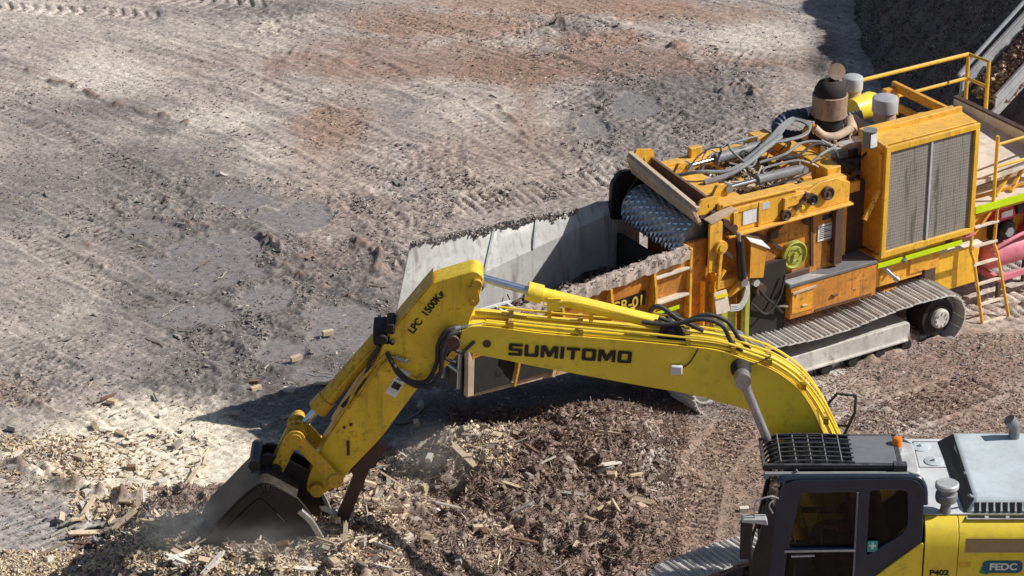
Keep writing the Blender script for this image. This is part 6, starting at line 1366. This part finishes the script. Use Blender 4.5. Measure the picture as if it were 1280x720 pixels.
named = [  # px, py, z, kind, material, yaw, tilt, roll, label
 (164,587,.05,'block','brown',0.1,0,0,'brown timber block alone on the pale sawdust apron'),
 (110,618,.1,'block','whitewood',0.7,.05,0,'whitish square block at the edge of the grey wheel track'),
 (128,642,.1,'block','pale',0.2,0,.1,'small pale block on grey ground above the tilted stakes'),
 (196,590,.05,'plank','pale',1.25,0,0,'pale plank standing out upright towards the bucket on sawdust'),
 (152,618,.3,'plank','pale',-0.9,.5,0,'pale plank leaning steeply in the debris knot left of the hollow'),
 (174,642,.6,'plank','pale',1.4,1.0,.2,'yellowish upright plank beside the dark hollow'),
 (182,640,.6,'plank','whitewood',1.7,.8,.2,'whitish plank leaning against the yellowish upright one'),
 (320,487,0,'block','pale',0.6,0,0,'pale block pair member lying just above the hopper shadow'),
 (317,480,0,'block','brown',0.2,0,.2,'brownish block touching the pale one above the hopper shadow'),
 (410,420,0,'block','pale',0.4,0,0,'orange tinted block on the smooth puddle margin'),
 (370,453,0,'block','pale',0.5,.1,0,'small pale block below the puddle left of the bucket cylinder'),
 (405,482,0,'plank','pale',0.15,0,0,'short pale board by the upper edge of the shadow'),
 (361,490,0,'block','whitewood',-0.2,0,0,'whitish sliver block right at the shadow edge'),
 (292,520,0,'block','grey',0.0,0,0,'grey block lying inside the left tip of the shadow'),
 (334,533,0,'block','grey',0.8,0,0,'grey offcut in the middle of the shadow near the linkage'),
 (365,522,0,'plank','grey',0.5,0,0,'grey board fragment in shadow behind the linkage pins'),
 (136,500,0,'stake','brown',0.6,.1,0,'brown scrap stake in the small heap on bare mud'),
 (140,505,0,'block','pale',-0.4,0,0,'pale scrap block in the small heap on bare mud'),
 (235,566,0,'block','whitewood',0.3,0,0,'white torn block among grey rubble on the sawdust'),
 (222,560,0,'block','grey',0.9,.2,0,'grey lump of timber among rubble on the sawdust'),
 (240,600,.1,'plank','pale',1.3,.1,0,'narrow pale board lying below the white torn block'),
 (802,646,.1,'block','pale',2.2,0,.1,'pale block on the brown bark beside the grey patch'),
 (485,601,.9,'stake','grey',0.25,.05,0,'grey weathered log end jutting from the heap right of the thumb'),
 (645,628,.5,'plank','pale',2.6,.05,0,'pale board lying diagonally in the middle of the bark heap'),
 (715,635,.4,'plank','grey',2.95,.05,0,'long grey board lying flat on the brown heap'),
 (695,545,.3,'plank','brown',2.5,.2,0,'brown board near the crest of the bark heap'),
 (660,620,.5,'stick','pale',2.2,.1,0,'thin pale stick slanting across the bark heap'),
 (510,690,1.1,'block','whitewood',0.6,.2,.2,'white block with dark side low in the heap under the thumb'),
 (432,708,1.4,'plank','pale',1.5,.9,0,'pale plank poking upright at the bottom edge under the thumb'),
 (465,712,1.3,'block','brown',0.3,0,0,'reddish brown block at the bottom edge'),
 (100,668,.9,'plank','whitewood',0.8,.2,0,'whitish board end left of the dark rubble knot'),
 (130,690,1.0,'block','pale',0.5,.1,.2,'tan faced block at the head of the pale chip drift'),
 (145,655,.8,'plank','grey',0.4,.1,0,'grey board in the dark rubble knot'),
 (165,665,.8,'stake','brown',1.2,.4,0,'brown stake leaning in the dark rubble knot'),
 (930,640,0,'block','whitewood',0.1,0,0,'small white block beside the excavator track'),
 (45,302,0,'stick','grey',1.0,0,0,'short dark stick on open mud far left'),
 (1185,660,0,'block','grey',0.2,0,0,None),
]
for i, (px, py, z, kd, mt, yw, ti, ro, lb) in enumerate(named):
    if lb is None: continue
    xx, yy = [float(q_[0]) for q_ in on_slope(np.array([float(px)]), np.array([float(py)]))]; timber(kd, mt, xx, yy, yw, ti, ro, label=lb, i=i)
rg = random.Random(5)
for reg, n_, zz, kinds, grp, lb in (
    ((190,665,430,735), 42, 1.2, ('block','block','stake','plank'), 'offcuts scattered through the chip drift', 'pale timber offcut among the wood chips below the bucket'),
    ((430,575,560,735), 40, 1.0, ('block','block','stake','plank'), 'offcuts in the heap right of the thumb', 'timber piece half buried in the heap beside the thumb'),
    ((560,560,820,730), 34, 0.4, ('block','stake','stake','plank','stick'), 'timber pieces on the bark heap', 'broken timber piece lying on the brown bark heap'),
    ((10,520,250,640), 18, 0.05, ('block','stake','stick','block'), 'scraps on the sawdust apron', 'small timber scrap on the pale sawdust apron'),
    ((60,630,200,720), 26, 0.7, ('block','plank','stake'), 'timber in the rubble knot', 'splintered timber in the rubble left of the hollow'),
    ((40,200,500,500), 12, 0.0, ('stick','stake','stick'), 'sticks on the open mud', 'short weathered stick lying on the open mud'),
    ((430,500,560,560), 9, 0.0, ('block','stick'), 'offcuts in the shadow', 'grey offcut lying in the shadow behind the stick')):
    for j in range(n_):
        px, py = rg.uniform(reg[0], reg[2]), rg.uniform(reg[1], reg[3]); kd = rg.choice(kinds)
        mt = rg.choice(('pale','pale','whitewood','brown','grey','pale')) if kd != 'stick' else rg.choice(('grey','brown'))
        if 'mud' in lb: mt = rg.choice(('grey','brown'))
        xx, yy = [float(q_[0]) for q_ in on_slope(np.array([px]), np.array([py]))]
        base_ = {'block':'offcut','plank':'plank','stake':'stake','stick':'stick'}[kd]
        timber(kd, mt, xx, yy, rg.uniform(0,6.28), rg.gauss(0, .25) if zz > .3 else rg.gauss(0,.05), rg.gauss(0,.3), label=lb, group=grp, i=j)

# ================================================================== LOOSE STUFF ON THE GRINDER
GM = Matrix.Translation(Vector(g_loc)) @ Matrix.Rotation(R(32.8), 4, 'Z')
ca, sa = math.cos(R(32.8)), math.sin(R(32.8))
def g2w(u, v, w): return np.stack([g_loc[0]+u*ca-v*sa, g_loc[1]+u*sa+v*ca, w+g_loc[2]], 1)
def lump_sheet(name, U, V, Wf, mat_cols, label, cat):
    nu, nv = len(U), len(V); uu, vv = np.meshgrid(U, V); w = Wf(uu.ravel(), vv.ravel()); P = g2w(uu.ravel(), vv.ravel(), w)
    i = (np.arange(nv-1)[:, None]*nu+np.arange(nu-1)[None, :]).ravel(); F = np.stack([i, i+1, i+nu+1, i+nu], 1)
    me = bpy.data.meshes.new(name); me.from_pydata(P.tolist(), [], F.tolist())
    at = me.color_attributes.new('Col', 'FLOAT_COLOR', 'POINT'); nse = fbm(P[:, 0], P[:, 1], 7, 3, 7)
    c = np.ones((len(P), 4), np.float32); c[:, :3] = np.array(mat_cols)[None]*(1+0.5*nse[:, None]); at.data.foreach_set('color', np.clip(c, 0.01, 1).ravel())
    o = link_mesh(name, me, debris_mat, None, 60); o['kind'] = 'stuff'; o['label'] = label; o['category'] = cat
    return o
def fw(u, v):
    heap = 0.52*np.exp(-((u+5.0)/0.55)**2)*np.exp(-((v-0.75)/0.55)**2)+0.15*np.exp(-((u+3.9)/0.4)**2)+0.25*np.exp(-((u+5.9)/0.5)**2-((v-0.3)/0.4)**2)
    return 1.56+heap+0.06*fbm(u, v, 3, 4, 15)+0.05*ridge(u, v, 5, 2, 16)
lump_sheet('feed_material', np.arange(-7.0,-3.3,0.03), np.arange(0.08,1.80,0.03), fw, (0.10,0.08,0.07), 'dark shredded wood lying on the infeed hopper floor', 'feed material')
n = 2200; u = RNG.uniform(-6.6,-3.5,n); v = RNG.uniform(0.15,1.75,n)
slivers('feed_splinters', g2w(u, v, fw(u, v)+0.02), np.stack([RNG.gamma(2,0.03,n)+0.03, RNG.gamma(2,0.008,n)+0.006, RNG.uniform(0.006,0.02,n)], 1), palette(n, ((BARK,4),(DARKB,4),(TANW,.4),(CREAM,.15),(GREYW,1))), 'splintered wood pieces waiting in the infeed hopper', 'feed material', 0.5)
# earth caked along the top of the near hopper wall
def crust():
    U = np.arange(-6.55,-3.60,0.025); nA = 9; P = []; 
    for a in range(nA):
        t = math.pi*a/(nA-1)
        rad = 0.085+0.05*fbm(U, np.full_like(U, a*0.25), 3.5, 3, 33)+0.03*fbm(U, np.full_like(U, a*0.6), 12, 2, 34)
        rad = np.clip(rad, 0.03, 0.3); wtop = 2.68-(-3.58-U)*0.09
        vv = -0.06-np.cos(t)*rad*1.1+(0.05 if a == nA-1 else 0); ww = wtop+np.sin(t)*rad*0.9-(0.10+0.06*fbm(U, U*0, 6, 2, 35) if a in (0, nA-1) else 0)
        P.append(g2w(U, vv, ww))
    P = np.concatenate(P); nu = len(U); i = (np.arange(nA-1)[:, None]*nu+np.arange(nu-1)[None, :]).ravel(); F = np.stack([i, i+1, i+nu+1, i+nu], 1)
    me = bpy.data.meshes.new('caked_earth'); me.from_pydata(P.tolist(), [], F.tolist())
    at = me.color_attributes.new('Col', 'FLOAT_COLOR', 'POINT'); c = np.ones((len(P), 4), np.float32); c[:, :3] = np.array((0.42,0.34,0.29))*(1+0.5*fbm(P[:, 0], P[:, 1], 9, 3, 36)[:, None]); at.data.foreach_set('color', np.clip(c, 0.02, 1).ravel())
    o = link_mesh('caked_earth', me, debris_mat, None, 60); tag(o, 'grey brown earth caked along the top of the hopper side wall', 'caked earth', kind='stuff')
crust()
n = 1300; u = RNG.uniform(-6.5,-3.6,n); v = -0.06+RNG.normal(0,0.05,n)
slivers('caked_fibre', g2w(u, v, 2.70-(-3.58-u)*0.09+RNG.uniform(-0.03,0.05,n)), np.stack([RNG.gamma(2,0.012,n)+0.012, RNG.uniform(0.004,0.012,n), RNG.uniform(0.004,0.01,n)], 1), palette(n, ((GREYW,3),(BARK,5),(TANW,.6))), 'matted fibre stuck in the earth crust on the hopper wall', 'fibre', 0.7)
tw = np.array([(-6.91,1.96,2.81),(-5.45,2.08,2.70),(-4.10,1.98,2.66)]); n = 700; t_ = RNG.uniform(0,2,n)**1.0; i_ = np.minimum(t_.astype(int),1); f_ = (t_-i_)[:, None]; Pt = tw[i_]*(1-f_)+tw[i_+1]*f_
hang = np.clip(fbm(Pt[:, 0], Pt[:, 0]*0, 2.2, 3, 88)*0.5, 0, 0.3)*RNG.uniform(0,1,n)
slivers('hanging_mud', g2w(Pt[:, 0], Pt[:, 1]-0.02-hang*0.1, Pt[:, 2]+RNG.uniform(-0.02,0.035,n)-hang), np.stack([RNG.gamma(2,0.014,n)+0.015, RNG.uniform(0.008,0.03,n), RNG.uniform(0.01,0.025,n)], 1), palette(n, (((0.27,0.235,0.215),5),((0.17,0.148,0.14),2),((0.42,0.365,0.325),3))), 'mud crumbs and fibre clinging to the top edge of the hopper wing', 'mud', 0.5)
lump_sheet('trough_debris', np.arange(-2.45,-1.3,0.03), np.arange(0.24,1.60,0.03), lambda u, v: 2.92+0.05*fbm(u, v, 4, 3, 18)+0.03*ridge(u, v, 9, 2, 19), (0.16,0.115,0.09), 'shredded debris in the trough on top of the mill', 'debris')
n = 1400; u = RNG.uniform(-2.5,-1.2,n); v = RNG.uniform(0.24,1.6,n)
slivers('trough_splinters', g2w(u, v, 2.97+RNG.uniform(-0.02,0.05,n)), np.stack([RNG.gamma(2,0.03,n)+0.03, RNG.uniform(0.01,0.03,n), RNG.uniform(0.006,0.02,n)], 1), palette(n, ((BARK,3),(DARKB,2),(TANW,3),(GREYW,2),(CREAM,2))), 'wood splinters lying among the cylinders on top of the mill', 'debris', 0.5)
n = 5000; t = RNG.uniform(0.0,1,n); u = 3.9+t*3.7; v = 2.42+RNG.normal(0,0.15,n)
slivers('ground_mulch', g2w(u, v, 2.40+(u-3.8)*0.74+0.13-np.abs(v-2.45)*0.4+RNG.uniform(-0.08,0.04,n)), np.stack([RNG.gamma(2,0.03,n)+0.04, RNG.uniform(0.02,0.05,n), RNG.uniform(0.02,0.05,n)], 1), palette(n, ((REDB,4),(BARK,3),(TANW,3))), 'brown ground mulch riding up the discharge conveyor belt', 'mulch', 0.5)

# ================================================================== MULCH HEAP, upper right
def heap():
    xs = np.arange(5.6, 16.0, 0.06); ys = np.arange(1.0, 24.0, 0.07); Xg, Yg = np.meshgrid(xs, ys); x = Xg.ravel(); y = Yg.ravel()
    foot = 6.55+0.35*fbm(x*0+3, y, 0.5, 3, 201)+np.clip(4.0-y, 0, 9)**1.25*0.75
    s = x-foot; sl = 1.08+0.12*fbm(x, y, 0.5, 2, 202)
    crest = 3.6+0.5*fbm(x, y, 0.3, 2, 203)
    h = np.minimum(s*sl, crest+0.12*(s-3.0)); h = h-0.22*np.exp(-((s*sl-crest)/0.5)**2)
    h = h+np.clip(s, 0, 1)*(0.16*fbm(x, y, 1.1, 4, 205)+0.07*ridge(x, y, 3.2, 3, 207)+0.03*fbm(x, y, 9, 2, 208))
    z = np.where(s > -0.25, h-0.02, -0.5); z = np.maximum(z, -0.5)
    nx, ny = len(xs), len(ys); i = (np.arange(ny-1)[:, None]*nx+np.arange(nx-1)[None, :]).ravel(); F = np.stack([i, i+1, i+nx+1, i+nx], 1)
    keep = (z[F] > -0.3).any(axis=1); F = F[keep]
    me = bpy.data.meshes.new('mulch_heap'); me.from_pydata(np.stack([x, y, z], 1).tolist(), [], F.tolist())
    at = me.color_attributes.new('Col', 'FLOAT_COLOR', 'POINT'); c = np.ones((len(x), 4), np.float32); c[:, :3] = np.array((0.12,0.10,0.09))*(1+0.6*fbm(x, y, 4, 4, 209)[:, None]); at.data.foreach_set('color', np.clip(c, 0.01, 1).ravel())
    o = link_mesh('mulch_heap', me, debris_mat, None, 0); me.polygons.foreach_set('use_smooth', np.ones(len(me.polygons), bool)); tag(o, 'big dark heap of ground mulch standing in its own shade', 'mulch heap')
    k = np.where((z > 0.02) & (x < 11) & (y < 17))[0]; k = RNG.choice(k, 16000); n = len(k)
    slivers('heap_fibre', np.stack([x[k]+RNG.normal(0,.03,n), y[k]+RNG.normal(0,.03,n), z[k]+0.01], 1), np.stack([RNG.gamma(2,0.025,n)+0.02, RNG.uniform(0.006,0.018,n), RNG.uniform(0.005,0.012,n)], 1),
            palette(n, ((BARK,5),(DARKB,6),(GREYW,.5),(REDB,1.2))), 'coarse bark fibre covering the dark mulch heap', 'bark fibre', 0.6)
heap()

# ================================================================== DUST AND EXHAUST
def puff(name, loc, size, dens, col, label, cat, scale=2.2, aniso=0.2, seed=0.0):
    import bmesh
    bm = bmesh.new(); bmesh.ops.create_icosphere(bm, subdivisions=3, radius=1.0); me = bpy.data.meshes.new(name); bm.to_mesh(me); bm.free()
    m = bpy.data.materials.new(name); m.use_nodes = True; nt = m.node_tree; nt.nodes.clear()
    out = nt.nodes.new('ShaderNodeOutputMaterial'); v = nt.nodes.new('ShaderNodeVolumePrincipled'); nt.links.new(v.outputs[0], out.inputs['Volume'])
    v.inputs['Color'].default_value = (*col, 1); v.inputs['Anisotropy'].default_value = aniso
    tc = nt.nodes.new('ShaderNodeTexCoord').outputs['Object']; mp = nt.nodes.new('ShaderNodeMapping'); mp.inputs['Location'].default_value = (seed, seed*2, 0); nt.links.new(tc, mp.inputs[0])
    nn = noise_node(nt, mp.outputs[0], scale, 5, 0.6, 0.6)
    ln = nt.nodes.new('ShaderNodeVectorMath'); ln.operation = 'LENGTH'; nt.links.new(tc, ln.inputs[0])
    fall = mathn(nt, 'POWER', mathn(nt, 'SUBTRACT', 1.0, ln.outputs['Value'], True), 1.3)
    d = mathn(nt, 'MULTIPLY', mathn(nt, 'MULTIPLY', fall, mathn(nt, 'MULTIPLY', mathn(nt, 'SUBTRACT', nn, 0.36, True), 4.0)), dens)
    nt.links.new(d, v.inputs['Density'])
    me.materials.append(m); o = bpy.data.objects.new(name, me); COL.objects.link(o); o.location = loc; o.scale = size
    tag(o, label, cat, kind='stuff')
    return o
puff('dust', (-3.95,-10.9,1.75), (0.8,0.5,0.6), 4.0, (0.85,0.82,0.78), 'pale dust drifting up left of the bucket', 'dust', seed=1)
puff('dust', (-2.9,-11.25,1.75), (1.1,0.45,0.5), 2.4, (0.85,0.82,0.78), 'pale dust hanging over the bucket mouth', 'dust', seed=3)
puff('dust', (-1.0,-7.2,0.9), (0.8,0.7,0.5), 1.1, (0.85,0.80,0.72), 'faint dust over the pale crest behind the stick', 'dust', seed=5)
em = GM @ Vector((-0.05,1.35,4.3))
puff('exhaust_smoke', tuple(em+Vector((-0.12,0.05,0.05))), (0.36,0.36,0.5), 7.0, (0.03,0.03,0.035), 'dark exhaust smoke rising from the grinder muffler', 'smoke', seed=2)

# ================================================================== LIGHT, SKY, CAMERA
SUN_EL, SUN_AZ = 40.0, 2.0     # azimuth measured from +x towards +y
wd = bpy.data.worlds.new('World'); scene.world = wd; wd.use_nodes = True
nt = wd.node_tree; bg = nt.nodes['Background']; sky = nt.nodes.new('ShaderNodeTexSky'); sky.sky_type = 'NISHITA'; sky.sun_disc = False
sky.sun_elevation = R(SUN_EL); sky.sun_rotation = R(90-SUN_AZ); sky.altitude = 0; sky.air_density = 1.0; sky.dust_density = 1.0; sky.ozone_density = 1.0
nt.links.new(sky.outputs[0], bg.inputs[0]); bg.inputs[1].default_value = 0.066
sl = bpy.data.lights.new('sun', 'SUN'); sl.energy = 5.0; sl.angle = R(0.5); sl.color = (1.0,0.97,0.915)
so_ = bpy.data.objects.new('sun', sl); COL.objects.link(so_)
d = Vector((math.cos(R(SUN_EL))*math.cos(R(SUN_AZ)), math.cos(R(SUN_EL))*math.sin(R(SUN_AZ)), math.sin(R(SUN_EL))))
so_.rotation_euler = d.to_track_quat('Z', 'Y').to_euler(); so_.location = (20, 5, 30)
cd = bpy.data.cameras.new('camera'); cam = bpy.data.objects.new('camera', cd); COL.objects.link(cam); scene.camera = cam
cam.location = tuple(CAM_LOC); cam.rotation_euler = (R(90)-PITCH, 0, 0)
cd.sensor_width = 36; cd.lens = FOC/1280*36; cd.clip_end = 3000; cd.clip_start = 0.5
scene.view_settings.view_transform = 'Standard'; scene.view_settings.look = 'None'; scene.view_settings.exposure = 0; scene.view_settings.gamma = 1
scene.render.resolution_x = 1024; scene.render.resolution_y = 576
scene.cycles.volume_step_rate = 1.0; scene.cycles.volume_max_steps = 128
scene.cycles.max_bounces = 8; scene.cycles.transparent_max_bounces = 12
